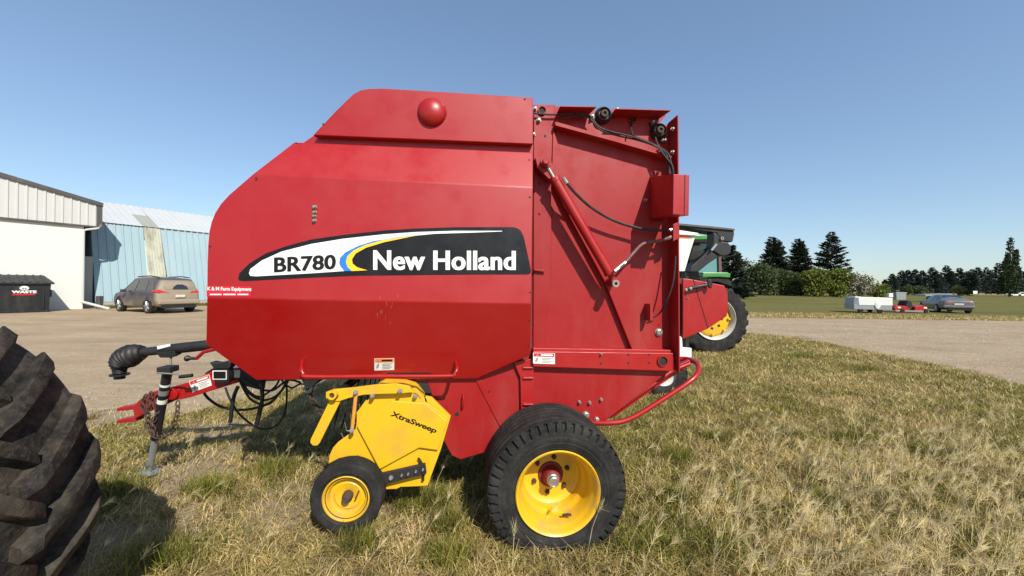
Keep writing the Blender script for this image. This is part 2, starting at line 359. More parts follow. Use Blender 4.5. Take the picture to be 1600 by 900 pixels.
# box on the tailgate corner
bx0 = Mp(1015, 276, TW); bx1 = Mp(1015, 342, TW); fu = Mp(1050, 300, -.09); fr = Mp(1077, 300, -.09)
MB().extr([Vector((bx0.x, -.09, Mp(1050, 272, -.09).z)), Vector((fr.x, -.09, Mp(1077, 273, -.09).z)), Vector((fr.x, -.09, Mp(1077, 337, -.09).z)), Vector((bx0.x, -.09, Mp(1050, 335, -.09).z))],
          [Vector((bx0.x, TW, bx0.z)), Vector((fr.x, TW, bx0.z)), Vector((fr.x, TW, bx1.z)), Vector((bx0.x, TW, bx1.z))]).done('tail_lamp_box', 'red', baler, bevel=.004)
mb = MB(); pz = Mp(1071, 273, -.093); mb.box(pz.x - .003, pz.x + .003, -.0945, -.09, Mp(1071, 337, -.09).z, pz.z); mb.done('box_seam', 'dark_red', baler)
# bearings
for (x, y, r_) in ((941, 182, .062), (1027, 207, .06)):
    p = Mp(x, y, TW - .002); q = MB(); q.lathe([(r_ * .98, 0), (r_ * .98, -.02), (r_ * .8, -.035), (r_ * .8, -.05), (r_ * .72, -.055), (r_ * .66, -.05), (r_ * .6, -.035), (r_ * .5, -.035)], p, 'y', 28)
    for s_ in (-1, 1):
        a_ = .15 if x < 1000 else .95
        d = Vector((math.cos(a_) * s_ * (1 if x < 1000 else -1), 0, math.sin(a_) * s_)); e = Vector((-d.z, 0, d.x))
        pts = [p + e * .03, p + d * r_ * 1.5 + e * .018, p + d * r_ * 1.5 - e * .018, p - e * .03]
        q.extr([v + Vector((0, -.018, 0)) for v in pts], pts)
    bh = q.done('bearing_housing', 'black', baler, smooth=True)
    MB().lathe([(r_ * .5, -.03), (r_ * .42, -.06), (r_ * .2, -.062), (r_ * .18, -.05), (.0003, -.05)], p, 'y', 20).done('shaft_end', 'rust', bh, smooth=True)
    for s_ in (-1, 1):
        a_ = .15 if x < 1000 else .95
        d = Vector((math.cos(a_) * s_ * (1 if x < 1000 else -1), 0, math.sin(a_) * s_)); bolt(p + d * r_ * 1.32 + Vector((0, -.018, 0)), .011, 'steel', bh)
# round holes and bolts in the sheet
for x, y, r_ in ((847, 173, .030), (988, 186, .032), (1035, 564, .038)):
    w_ = TW - .003 if x < 1030 else .168
    if x < 860: w_ = .222
    p = Mp(x, y, w_); hh = MB().lathe([(r_ * .82, .0), (r_ * .85, -.012), (r_, -.012), (r_ * 1.02, .0)], p, 'y', 28).done('tube_end', 'red_dusty', baler, smooth=True)
    MB().lathe([(.0005, -.0015), (r_ * .83, -.0015), (r_ * .83, 0)], p, 'y', 24).done('tube_bore', 'dark', hh)
for x, y, r_, w_, mt in ((836, 170, .012, .222, 'steel'), (842, 188, .014, .222, 'steel'), (834, 210, .012, .222, 'steel'), (1029, 519, .024, TW, 'steel'), (905, 628, .011, .222, 'steel'), (921, 629, .011, .222, 'steel'),
                        (915, 648, .022, .222, 'steel'), (932, 655, .017, .222, 'steel'), (939, 624, .011, .222, 'steel'), (939, 553, .008, .168, 'steel'), (492, 324, .012, 0.035, 'steel'), (492, 332, .011, .035, 'steel'), (491.5, 338, .010, .035, 'steel'),
                        (492, 345, .011, .034, 'steel'), (1008, 313, .011, TW, 'steel'), (1050, 202, .010, TW - .12, 'steel'), (1050, 238, .010, TW - .12, 'steel'), (878, 172, .008, TW, 'steel'), (917, 174, .01, TW, 'steel'),
                        (964, 171, .008, TW, 'steel'), (1018, 180, .008, TW, 'steel')):
    bolt(Mp(x, y, w_), r_, mt)
for x, y, w_ in ((714, 647, .228), (764, 612, .22), (982, 554, .168), (982, 567, .168), (1014, 554, .168), (1014, 567, .168), (939, 568, .168), (843, 287, .222), (852, 212, .222), (843, 334, .222), (1029, 508, TW - .001)):
    p = Mp(x, y, w_); r_ = .014 if x == 714 else .007; MB().lathe([(.0003, -.0015), (r_, -.0015), (r_, .001)], p, 'y', 12).done('bolt_hole', 'dark', baler)
for x, y in ((820, 155, ), (827, 250), (828, 308), (828, 457), (400, 278), (463, 224), (505, 194), (328, 385), (736, 588), (827, 500), (826, 540)):
    pl = PL_main if 280 < y < 470 else (PL_low if y > 470 else PL_band); p = On(x, y, pl, .0015) if y > 215 else Mp(x, y, .1485)
    MB().lathe([(.0003, -.001), (.006, -.001), (.006, .001)], p, 'y', 10).done('bolt_hole', 'dark', baler)
# small bracket with hose at lower right
extr('hose_bracket', [(1016, 475), (1020, 474), (1020, 500), (1016, 502)], .17, TW, 'red_dusty', bevel=0)
# hoses
def hose(name, pts, r, mat='hose', parent=baler, n=8):
    return MB().tube(smooth([Mp(*p) for p in pts], n), r, 8).done(name, mat, parent, smooth=True)
h1 = hose('hydraulic_hose', [(884, 284, .09), (900, 303, .11), (925, 325, .15), (960, 345, .17), (1000, 357, .17), (1030, 360, .14), (1050, 359, .12)], .010)
h2 = hose('hydraulic_hose', [(963, 422, .06), (975, 412, .07), (990, 395, .10), (1005, 381, .13), (1030, 376, .13), (1052, 370, .12)], .011, 'hosered')
for hh, a_, b_ in ((h1, (880, 278, .09), (886, 287, .09)), (h1, (1046, 360, .12), (1056, 357, .12)), (h2, (960, 424, .06), (977, 410, .075)), (h2, (1043, 373, .13), (1057, 367, .12))):
    MB().tube([Mp(*a_), Mp(*b_)], .014, 8).done('hose_fitting', 'steel', hh, smooth=True)
hose('hydraulic_hose', [(1056, 400, .14), (1052, 440, .12), (1042, 470, .13), (1030, 490, .2), (1018, 497, .22)], .006)
hose('grease_line', [(834, 177, .2), (860, 179, .2), (905, 178, .2), (922, 182, .2), (935, 198, .18), (955, 206, .17), (985, 213, .17), (1010, 222, .17), (1035, 233, .16), (1046, 245, .14), (1051, 272, .13)], .0065)
hose('grease_line', [(878, 186, .2), (905, 181, .2), (920, 184, .2), (938, 203, .18), (965, 212, .18), (1000, 220, .18), (1030, 232, .16), (1043, 250, .15), (1046, 272, .13)], .006)
hose('grease_line', [(986, 190, .25), (987, 205, .2), (992, 213, .18), (1020, 225, .17), (1040, 240, .15), (1048, 272, .13)], .006)
hose('grease_line', [(1024, 215, .2), (1030, 232, .16), (1042, 248, .14), (1051, 262, .12), (1053, 300, .13)], .007)
extr('hose_clamp_plate', [(1052, 350), (1061, 347), (1062, 372), (1052, 377)], .10, .14, 'red_dusty', bevel=.002)
extr('small_handle', [(835, 420), (851, 422), (852, 425), (835, 423)], .2, .215, 'red_dusty', bevel=.002)
# grab bar
q = MB().tube(smooth([Mp(472, 563, .15), Mp(471, 576, .04), Mp(474, 584, .02), Mp(483, 588.5, .02), Mp(590, 588, .02), Mp(700, 587.5, .02), Mp(710, 584, .02), Mp(714, 576, .04), Mp(712, 565, .15)], 5), .0125, 10)
q.done('grab_bar', 'red', baler, smooth=True)
MB().add([On(x, y, PL_low, .002) for x, y in ((603, 586), (606, 582.5), (672, 582.5), (676, 586))], [(0, 1, 2, 3)]).done('hand_slot', 'dark', baler)
# small hook on front plate
MB().tube(smooth([Mp(724, 616, .23), Mp(724, 619, .2), Mp(723, 636, .2), Mp(722, 639, .23)], 4), .006, 8).done('hook', 'red', baler, smooth=True)

# --- decals
def decal(name, pts, pl, lift, mat, parent=baler, sm_=0):
    pp = [(p.x, p.y) for p in smooth([(x, y, 0) for x, y in pts], sm_, True)] if sm_ else pts
    return mesh(name, [On(x, y, pl, lift) for x, y in pp], [tuple(range(len(pp)))], mat, parent)
blk = [(372, 435), (374, 427), (389, 412), (415, 396), (449, 384), (487, 374), (536, 367), (600, 360), (650, 357), (710, 355), (794, 354.8), (803, 355), (810, 357.5), (814, 361), (818, 369), (824, 395), (829.5, 421), (829.5, 426), (826, 428.5), (770, 428.5), (650, 429.5), (560, 430.5), (487, 433.5), (381, 439), (374, 438)]
wht = [(389, 427), (391, 420.5), (409, 407), (440, 393), (487, 381), (536, 373), (600, 366), (650, 362.5), (710, 360.6), (784, 360.6), (785, 361.6), (740, 363.4), (680, 365.2), (620, 371), (584, 376.5), (560, 384), (540, 394), (531, 403), (530, 411), (532, 416), (538, 423.5), (487, 427), (400, 431.8), (391, 431)]
blu = [(655, 366.8), (620, 371), (584, 376.5), (560, 384), (540, 394), (531, 403), (530, 411), (532, 416), (538, 423.5), (550, 423.5), (543, 417), (540.5, 409), (543, 400), (553, 391), (570, 383), (600, 374.8)]
yel = [(655, 367), (600, 374.8), (570, 383), (553, 391), (543, 400), (540.5, 409), (543, 417), (550, 423.5), (574, 422.3), (558, 417.5), (551, 412), (550, 405), (556, 396), (572, 387), (600, 378.5)]
dc = decal('brand_decal', blk, PL_main, .003, 'decal_black')
decal('decal_swoosh', wht, PL_main, .005, 'white', dc); decal('decal_arc', blu, PL_main, .0065, 'blue', dc); decal('decal_arc', yel, PL_main, .0068, 'dyellow', dc)
def text_mesh(s, bold=.0, shear=0, spacing=1.0):
    cu = bpy.data.curves.new('t', 'FONT'); cu.body = s; cu.offset = bold; cu.shear = shear; cu.resolution_u = 4; cu.space_character = spacing
    ob = bpy.data.objects.new('t', cu); col.objects.link(ob); dg = bpy.context.evaluated_depsgraph_get(); dg.update()
    me = bpy.data.meshes.new_from_object(ob.evaluated_get(dg)); bpy.data.objects.remove(ob)
    v = np.array([x.co[:] for x in me.vertices]); f = [tuple(p.vertices) for p in me.polygons]; return v, f
def lettering(name, s, quad, fn, mat, parent, bold=.0, shear=0, spacing=1.0, fat=0):
    """quad: photo corners bl, br, tr, tl of the lettering box; fn maps a pixel to a local point"""
    v, f = text_mesh(s, bold, shear, spacing)
    if fat:
        n0 = len(v); v2 = v.copy(); v2[:, 0] += fat; v2[:, 2] += .001; v = np.concatenate([v, v2]); f = f + [tuple(i + n0 for i in q) for q in f]
    mn = v.min(0); mx = v.max(0); out = []
    bl_, br_, tr_, tl_ = [np.array(q_, float) for q_ in quad]
    for p in v:
        a = (p[0] - mn[0]) / (mx[0] - mn[0]); b = (p[1] - mn[1]) / (mx[1] - mn[1])
        q_ = (bl_ * (1 - a) + br_ * a) * (1 - b) + (tl_ * (1 - a) + tr_ * a) * b; r__ = fn(*q_); out.append(r__ - Vector((0, .0004, 0)) if p[2] > .0005 else r__)
    return mesh(name, out, f, mat, parent)
lettering('brand_lettering', 'New Holland', [(583, 422), (806, 422.3), (806, 392), (583, 391)], lambda x, y: On(x, y, PL_main, .007), 'white', dc, .018, spacing=1.04, fat=.038)
lettering('model_lettering', 'BR780', [(428, 426), (525, 420.5), (525, 397.5), (428, 402)], lambda x, y: On(x, y, PL_main, .007), 'decal_black', dc, .018, spacing=1.02, fat=.036)
st = decal('dealer_sticker', [(322.8, 447), (392, 447.5), (393, 463.5), (322.8, 463)], PL_main, .0025, 'sred')
lettering('sticker_lettering', 'K & M Farm Equipment', [(324, 455.5), (393, 456.5), (393, 449), (324, 448)], lambda x, y: On(x, y, PL_main, .0045), 'white', st, .03)
mb = MB()
for x0, x1 in ((328, 346), (349, 368), (371, 388)): mb.add([On(x, y, PL_main, .0045) for x, y in ((x0, 461), (x1, 461), (x1, 459), (x0, 459))], [(0, 1, 2, 3)])
mb.done('sticker_lines', 'white', st)
def warn(name, q, fn, head, parent=baler):
    """q: four photo corners tl,tr,br,bl ; warning sticker with header band, triangle, picture and text lines"""
    tl, tr, br, bl_ = [np.array(k, float) for k in q]
    def pt(a, b, l): x = (tl * (1 - a) + tr * a) * (1 - b) + (bl_ * (1 - a) + br * a) * b; return fn(x[0], x[1], l)
    s_ = mesh(name, [pt(*c, .0015) for c in ((0, 0), (1, 0), (1, 1), (0, 1))], [(0, 1, 2, 3)], 'white', parent)
    mesh('sticker_header', [pt(*c, .003) for c in ((.03, .04), (.97, .04), (.97, .34), (.03, .34))], [(0, 1, 2, 3)], head, s_)
    v = MB(); v.add([pt(*c, .0045) for c in ((.13, .30), (.27, .30), (.20, .1))], [(0, 1, 2)])
    v.add([pt(*c, .004) for c in ((.16, .45), (.22, .42), (.24, .6), (.2, .75), (.12, .85), (.1, .7))], [(0, 1, 2, 3, 4, 5)])
    for k in range(4): v.add([pt(*c, .004) for c in ((.4, .45 + k * .13), (.9 - .1 * (k % 2), .45 + k * .13), (.9 - .1 * (k % 2), .49 + k * .13), (.4, .49 + k * .13))], [(0, 1, 2, 3)])
    v.done('sticker_print', 'grey_ink', s_)
    v = MB(); v.add([pt(*c, .0045) for c in ((.36, .12), (.9, .12), (.9, .26), (.36, .26))], [(0, 1, 2, 3)]); v.done('sticker_word', 'white' if head == 'sred' else 'decal_black', s_)
warn('warning_sticker', ((585, 560), (616, 559.5), (616, 578), (585, 579)), lambda x, y, l: On(x, y, PL_low, l), 'orange')
warn('warning_sticker', ((833, 551), (867, 552), (867, 569), (833, 568)), lambda x, y, l: Mp(x, y, .168 - l), 'sred')
# bird-dropping streaks below the decal
mb = MB()
for k in range(15):
    x = random.uniform(588, 622); y = random.uniform(458, 505); l_ = random.uniform(1, 9); ww = random.uniform(.3, .9); pl = PL_main if y + l_ < 470 else PL_low
    if y < 470 < y + l_: continue
    mb.add([On(a, b, pl, .001) for a, b in ((x, y), (x + ww, y), (x + ww * .6, y + l_), (x + .2, y + l_))], [(0, 1, 2, 3)])
mb.done('dropping_marks', paint('marks', (.42, .16, .14), .8, 0, 0), baler)

# --- wheels
def tyre(name, c, Rr, rim_r, W, parent, fn, mat='tyre', nth=192, bulge=1.0, np_=6):
    """profile from outer bead (-y) over the tread to inner bead"""
    H = Rr - rim_r
    cp = [(rim_r - .01, -.40), (rim_r + .02, -.455), (rim_r + H * .3, -.49 * bulge), (rim_r + H * .6, -.50 * bulge), (rim_r + H * .8, -.49), (rim_r + H * .9, -.462), (rim_r + H * .955, -.41), (rim_r + H * .985, -.25), (Rr, 0)]
    cp = cp + [(r, -a) for r, a in cp[-2::-1]]
    pr = smooth([(r, a * W, 0) for r, a in cp], np_); n = len(pr); vs = []
    for k in range(nth):
        th = 2 * math.pi * k / nth; ca, sa = math.cos(th), math.sin(th)
        for p in pr:
            dr_, da_ = fn(th, p.y / W, (p.x - rim_r) / H); r = p.x + dr_; vs.append((c[0] + r * ca, c[1] + p.y + da_, c[2] + r * sa))
    fs = [(k * n + j, k * n + j + 1, ((k + 1) % nth) * n + j + 1, ((k + 1) % nth) * n + j) for k in range(nth) for j in range(n - 1)]
    return mesh(name, vs, fs, mat, parent, smooth=True, auto=60)
def tread_rib(th, a, h):
    if h < .62: 
        if .10 < h < .14 or .30 < h < .33 or .40 < h < .50: return 0, (-.0028 if a < 0 else .0028)
        return 0, 0
    z = .012 * (2 * abs(((th * 60 / (2 * math.pi)) % 1) - .5) - .5)
    if h > .93:
        aa = a + z
        for g in (-.33, -.2, -.07, .07, .2, .33):
            if abs(aa - g) < .017: return -.014, 0
        return 0, 0
    q = (th * 46 / (2 * math.pi) + h * .25) % 1; s = 1 if a < 0 else -1; f = min(1, (h - .62) / .10)
    if q < .34: return -.011 * f, s * .014 * f
    return 0, 0
def near_wheel(w0, lbl=None):
    c = Mp(873, 768, -.22); c = Vector((c.x, w0, .352)); W = .43; RR = .44
    wh = bpy.data.objects.new('wheel', None); col.objects.link(wh); wh.parent = baler; wh.location = c
    if lbl: wh['label'] = lbl
    ty = tyre('tyre', (0, .215, 0), RR, .243, W, wh, tread_rib, nth=336, np_=14)
    for v in ty.data.vertices:      # flattened where it stands on the ground
        if v.co.z < -.352: v.co.z = -.352 - (-.352 - v.co.z) * .15
    pr = [(.246, .03), (.256, .012), (.262, -.004), (.256, -.012), (.247, -.006), (.240, .004), (.236, .02), (.226, .04), (.218, .055), (.214, .13), (.210, .15), (.196, .165), (.190, .18), (.186, .225), (.17, .24), (.14, .243), (.085, .243), (.083, .255)]
    MB().lathe(pr, (0, .012, 0), 'y', 64).done('rim', 'yellow_rim', wh, smooth=True)
    hb = MB().lathe([(.083, .26), (.083, .235), (.075, .232), (.06, .235), (.056, .19), (.05, .175), (.044, .17), (.03, .168), (.0003, .168)], (0, .012, 0), 'y', 32).done('hub', 'dark_red', wh, smooth=True)
    MB().lathe([(.040, .172), (.040, .155), (.034, .15), (.034, .13), (.027, .125), (.022, .13), (.0003, .13)], (0, .012, 0), 'y', 24).done('hub_cap', 'steel', wh, smooth=True)
    for k in range(6):
        a = k * math.pi / 3 + .35; bolt(Vector((.118 * math.cos(a), .255, .118 * math.sin(a))), .014, 'rust', wh, 'wheel_bolt', .022)
    MB().tube([(.05, .10, -.185), (.08, .08, -.17), (.095, .07, -.168)], .008, 8).done('valve_stem', 'rust', wh, smooth=True)
    return wh
near_wheel(-.22)
W2 = near_wheel(2.25); W2.rotation_euler = (0, 0, math.pi); W2.location.y = 2.35
MB().tube([(ax.x, .1, .43), (ax.x, 2.1, .43)], .045, 12).done('axle', 'dark_red', baler, smooth=True)

# --- pickup
PW = .10
q = MB(); main = [(513, 725), (515, 711), (520, 700), (528, 691), (539, 683), (549, 676), (555, 671), (556, 667), (557, 660), (557, 645), (568, 630), (579, 616), (583, 613), (612, 610), (650, 613), (663, 622), (664, 628), (684, 641), (703, 655), (689, 702), (668, 759), (653, 760), (626, 761), (620, 764), (599, 765), (592, 735), (560, 712), (530, 716)]
pu = extr('pickup_side', main, PW, PW + .02, 'yellow', bevel=.003)
extr('side_cover', [(557, 666), (611, 626), (664, 630), (699, 658), (684, 704), (655, 700), (593, 734)], PW - .022, PW - .001, 'yellow', pu, bevel=.006)
MB().prism([(p.x, p.z) for p in P2([(545, 690), (560, 640), (610, 616), (655, 620), (680, 660), (660, 740), (600, 750)], PW)], .15, 1.9).done('pickup_drum', 'dark', baler)
for s in range(5):
    for k in range(8):
        a = math.pi * .55 + k * .22; c_ = Mp(612, 690, .2); yy = .2 + s * .2
        r0, r1 = .20, .31; MB().tube([(c_.x + r0 * math.cos(a), yy, c_.z + r0 * math.sin(a)), (c_.x + r1 * math.cos(a + .05), yy, c_.z + r1 * math.sin(a + .05)), (c_.x + (r1 + .03) * math.cos(a - .1), yy, c_.z + (r1 + .03) * math.sin(a - .1))], .0035, 4).done('pickup_tine', 'steel', baler)
extr('guard_arm', [(509, 613), (509, 622), (513, 626.5), (530, 627), (545, 622), (568, 617), (600, 615.5), (625, 615), (645, 613), (640, 604), (618, 599), (590, 601), (553, 606), (520, 609)], PW - .05, PW - .025, 'yellow', bevel=.003)
extr('guard_arm', [(588, 602), (598, 597), (630, 598), (650, 606), (662, 622), (656, 626), (640, 613), (618, 606)], PW + .0, PW + .16, 'yellow', bevel=.003)
extr('wind_guard', [(485, 687), (484.5, 692), (489, 696.5), (495, 696.5), (499, 693), (533, 625), (531, 621), (517, 621)], PW - .04, PW - .022, 'yellow', bevel=.003)
q = MB()
for k in range(9): 
    y0 = .2 + k * .2; a = Mp(525, 622, y0 * 0 + .1); b = Mp(493, 690, .1); q.tube([(a.x, y0, a.z), ((a.x + b.x) / 2 + .03, y0, (a.z + b.z) / 2 - .03), (b.x + .06, y0, b.z - .03)], .006, 5)
q.tube([Mp(522, 618, .05), Mp(522, 618, .05) + Vector((0, 1.95, 0))], .028, 12)
q.done('wind_guard_rods', 'black', baler, smooth=True)
ring(Mp(521, 616, .045), .028, 'yellow', pu, 'pivot_ring', .6, .03)
MB().lathe([(.0003, -.02), (.017, -.02), (.017, 0)], Mp(521, 616, .045), 'y', 20).done('pivot_bore', 'rust', pu)
MB().tube([Mp(556.5, 614, .04), Mp(553.5, 640, .04), Mp(550, 672, .06)], .012, 10).done('spring_link', 'rustlink', baler, smooth=True)
for x, y, w_ in ((556, 613, .03), (582, 618, .06), (550, 672, .05), (625, 611, .04), (649, 619, .08)): bolt(Mp(x, y, w_), .013, 'galv', pu)
extr('wheel_arm', [(593, 741), (664, 725), (666, 741), (597, 758)], PW - .05, PW - .025, 'black', bevel=.003)
for x, y in ((611, 746), (628, 742), (638, 740), (650, 736), (661, 733)): bolt(Mp(x, y, PW - .05), .006 if x != 611 else .012, 'galv', pu)
extr('slot', [(652, 716), (655, 714.5), (664, 728), (663, 752), (659, 752), (660, 730)], PW - .024, PW - .0235, 'dark', pu, bevel=0)
extr('slot', [(572, 624), (577, 617), (579, 618), (574, 626)], PW - .002, PW - .001, 'dark', pu, bevel=0)
extr('rear_lip', [(664, 620), (674, 622), (704, 652), (701, 660), (686, 648), (668, 630)], PW + .03, PW + .07, 'yellow', bevel=.003)
mlet = lettering('pickup_lettering', 'XtraSweep', [(609, 652), (681, 680), (683, 669), (611, 641)], lambda x, y: Mp(x, y, PW - .0235), 'decal_black', pu, .02, .25, fat=.03)
# gauge wheel
gc = Mp(541.5, 778, -.03); gc.z += 0
gw = bpy.data.objects.new('gauge_wheel', None); col.objects.link(gw); gw.parent = baler; gw.location = (gc.x, -.05, gc.z)
tyre('tyre', (0, .07, 0), .219, .133, .135, gw, lambda th, a, h: (-.005, 0) if h > .93 and min(abs(a - g) for g in (-.3, -.1, .1, .3)) < .02 else ((0, -.0015 if a < 0 else .0015) if .3 < h < .36 else (0, 0)), nth=128)
MB().lathe([(.138, .01), (.142, -.001), (.136, -.004), (.130, .006), (.126, .012), (.118, .013), (.113, .03), (.108, .045), (.10, .048), (.085, .046), (.078, .040), (.06, .045), (.035, .047), (.03, .05)], (0, .006, 0), 'y', 48).done('rim', 'yellow_rim', gw, smooth=True)
MB().lathe([(.032, .06), (.032, .03), (.026, .02), (.024, .0), (.018, -.008), (.0003, -.006)], (0, 0, 0), 'y', 20).done('hub', 'rust', gw, smooth=True)
MB().tube([(.066, .045, .028), (.062, .01, .012), (.058, .0, .006)], .005, 6).done('valve_stem', 'rust', gw)
MB().tube([(gc.x, -.04, gc.z), (gc.x, .12, gc.z)], .016, 10).done('stub_axle', 'rust', baler)
extr('axle_arm', [(530, 770), (545, 765), (598, 741), (600, 756), (550, 788)], .085, .098, 'black', bevel=.002)

# --- tongue, hitch, driveline, jack
HW = .87
extr('tongue', [(378, 574), (345, 578), (329, 581), (296, 597), (269, 605), (266, 615), (267, 627), (297, 621), (345, 606), (378, 596)], HW - .05, HW + .07, 'red', bevel=.006)
extr('tongue_beam', [(378, 572), (480, 560), (480, 592), (378, 598)], HW - .02, HW + .1, 'black', bevel=.006)
extr('hitch_bar', [(272, 604), (250, 610), (233, 614), (216, 626), (207, 637), (210, 655), (232, 643), (250, 636), (270, 627)], HW - .035, HW + .035, 'red_dusty', bevel=.005)
q = MB()
for yy in ((637, 643), (656, 662)):
    f = P2([(182, yy[0] + 1), (182, yy[1]), (212, yy[1] - 3), (213, yy[0] - 4)], HW - .03); q.extr(f, [Vector((p.x, HW + .05, p.z)) for p in f])
q.done('clevis', 'red_dusty', baler, bevel=.004)
q = MB(); c_ = Mp(271, 615, HW - .05); q.lathe([(.045, 0), (.045, -.02), (.03, -.025), (.0003, -.025)], c_, 'y', 20); q.done('swivel_flange', 'red', baler, smooth=True)
warn('warning_sticker', ((295, 596), (327, 585), (331, 602), (301, 613)), lambda x, y, l: Mp(x, y, HW - .052 - l), 'sred')
ps = extr('lamp_socket', [(333, 576), (357, 574), (358, 590), (357, 597), (352, 599), (338, 599), (334, 597)], HW - .12, HW - .052, 'black', bevel=.008)
extr('socket_plate', [(332, 579), (354, 579), (354, 593), (332, 593)], HW - .124, HW - .1205, 'white', ps, bevel=0)
extr('socket_face', [(333.5, 580.5), (352.5, 580.5), (352.5, 591.5), (333.5, 591.5)], HW - .127, HW - .1245, 'decal_black', ps, bevel=0)
extr('socket_lid', [(327, 566), (340, 568), (358, 563), (361, 567), (358, 576), (334, 577)], HW - .13, HW - .05, 'black', ps, bevel=.006)
extr('plate_sticker', [(361, 578), (375, 578), (375, 590), (362, 590)], HW - .054, HW - .052, 'white', baler, bevel=0)
extr('rear_bracket', [(375, 574), (392, 588), (410, 596), (408, 610), (386, 604), (374, 600)], HW - .08, HW - .02, 'black')
# driveline
A = Mp(345, 537, HW); B = Mp(216, 551, HW)
dl = MB().tube([A, A.lerp(B, .5), A.lerp(B, .62)], [.042, .042, .042], 18); dl.tube([A.lerp(B, .6), A.lerp(B, .95)], .035, 18)
drv = dl.done('driveline', 'black', baler, smooth=True)
pts = []; rs = []
cone = [Mp(224, 550, HW), Mp(208, 554, HW), Mp(196, 560, HW), Mp(189, 568, HW), Mp(187, 577, HW), Mp(187, 583, HW)]
rr0 = [.05, .086, .088, .074, .046, .042]
sm_c = smooth(cone, 8); 
for i, p in enumerate(sm_c):
    t = i / (len(sm_c) - 1) * 5; k = min(4, int(t)); f = t - k; r = rr0[k] * (1 - f) + rr0[k + 1] * f; pts.append(p); rs.append(r * (1 + (.05 if i % 3 == 0 else -.04)))
MB().tube(pts, rs, 24).done('bellows', 'hose', drv, smooth=True, auto=75)
q = MB(); c_ = Mp(187, 584, HW); q.lathe([(.03, .0), (.062, -.0), (.062, -.012), (.034, -.014), (.036, -.04), (.0003, -.04)], c_, 'z', 20); q.done('yoke', 'black', drv, smooth=True)
extr('driveline_label', [(245, 541), (266, 537), (266, 541), (246, 546)], HW - .047, HW - .045, 'white', drv, bevel=0)
extr('shaft_cradle', [(243, 551), (272, 548), (274, 555), (266, 559), (250, 559)], HW - .05, HW + .02, 'black', drv)
MB().tube([Mp(267, 556, HW - .03), Mp(267, 575, HW - .03)], .008, 8).done('shaft_support', 'galv', drv, smooth=True)
# drawbar lever
q = MB(); q.tube([Mp(338, 545, HW - .2), Mp(318, 550, HW - .2), Mp(307, 560, HW - .2)], .014, 8)
q.done('lever', 'red_dusty', baler, smooth=True)
MB().tube([Mp(308, 560, HW - .2), Mp(298, 560, HW - .2), Mp(293, 560, HW - .2), Mp(290, 560, HW - .2)], [.012, .012, .024, .02], 12).done('lever_knob', 'black', baler, smooth=True)
# jack
JT = Mp(262, 580, HW - .14); JM = Mp(243, 685, HW - .02); JB = Mp(232, 744, HW + .04); JB = Vector((JB.x, JB.y, .02))
jk = MB().tube([JT, JM], .032, 18).done('jack', 'black', baler, smooth=True)
MB().tube([JM.lerp(JT, .02), JB], .024, 16).done('jack_leg', 'galv', jk, smooth=True)
MB().lathe([(.0003, .02), (.06, .014), (.075, .004), (.075, -.004), (.0003, -.006)], (JB.x, JB.y, .03), 'z', 20).done('jack_foot', 'galv', jk, smooth=True)
MB().box(JT.x - .045, JT.x + .05, JT.y - .05, JT.y + .05, JT.z - .005, JT.z + .04).done('jack_head', 'black', jk, bevel=.006)
q = MB().tube([JT + Vector((-.03, -.06, .0)), JT + Vector((.12, -.06, -.01)), JT + Vector((.14, -.06, -.02))], .007, 8); q.done('jack_crank', 'steel', jk, smooth=True)
MB().tube([JT + Vector((.13, -.06, -.03)), JT + Vector((.22, -.06, -.02))], .014, 10).done('crank_grip', 'black', jk, smooth=True)
for y0, y1 in ((599, 602), (608, 615), (622, 628)):
    t0 = (y0 - 580) / 105; t1 = (y1 - 580) / 105; MB().tube([JT.lerp(JM, t0), JT.lerp(JM, t1)], .0335, 18).done('jack_label', 'white' if y0 != 608 else 'galv', jk, smooth=True)
# chains
def chain(path, r=.009, size=.027):
    pp = smooth(path, 10); L = [0]
    for a, b in zip(pp[:-1], pp[1:]): L.append(L[-1] + (b - a).length)
    q = MB(); n = int(L[-1] / (size * 1.35)); 
    for i in range(n):
        s = (i + .5) / n * L[-1]; k = max(j for j in range(len(L)) if L[j] <= s); k = min(k, len(pp) - 2)
        p = pp[k].lerp(pp[k + 1], (s - L[k]) / max(1e-6, L[k + 1] - L[k])); t = (pp[k + 1] - pp[k]).normalized()
        up = Vector((0, 1, 0)) if i % 2 else Vector((.7, 0, .7)); n_ = (up - t * up.dot(t)).normalized()
        q.tube([p + t * size * math.cos(a) + n_ * size * .6 * math.sin(a) for a in np.linspace(0, 2 * math.pi, 11)], r * .55, 5, False)
    return q
chain([Mp(278, 627, HW - .1), Mp(276, 650, HW - .12), Mp(264, 677, HW - .12), Mp(250, 684, HW - .12), Mp(238, 678, HW - .12), Mp(232, 660, HW - .1), Mp(232, 630, HW - .08), Mp(236, 613, HW - .06)]).done('safety_chain', 'rust', baler, smooth=True)
chain([Mp(252, 612, HW - .06), Mp(240, 625, HW - .08), Mp(246, 645, HW - .1), Mp(238, 662, HW - .1), Mp(244, 680, HW - .1)]).done('safety_chain', 'rust', baler, smooth=True)
chain([Mp(228, 617, HW - .05), Mp(222, 632, HW - .07), Mp(231, 652, HW - .08), Mp(229, 668, HW - .08)]).done('safety_chain', 'rust', baler, smooth=True)
chain([Mp(483, 607, .3), Mp(487, 622, .3), Mp(497, 638, .3), Mp(506, 647, .3)]).done('guard_chain', 'rust', baler, smooth=True)
ring(Mp(483, 606, .28), .03, 'galv')
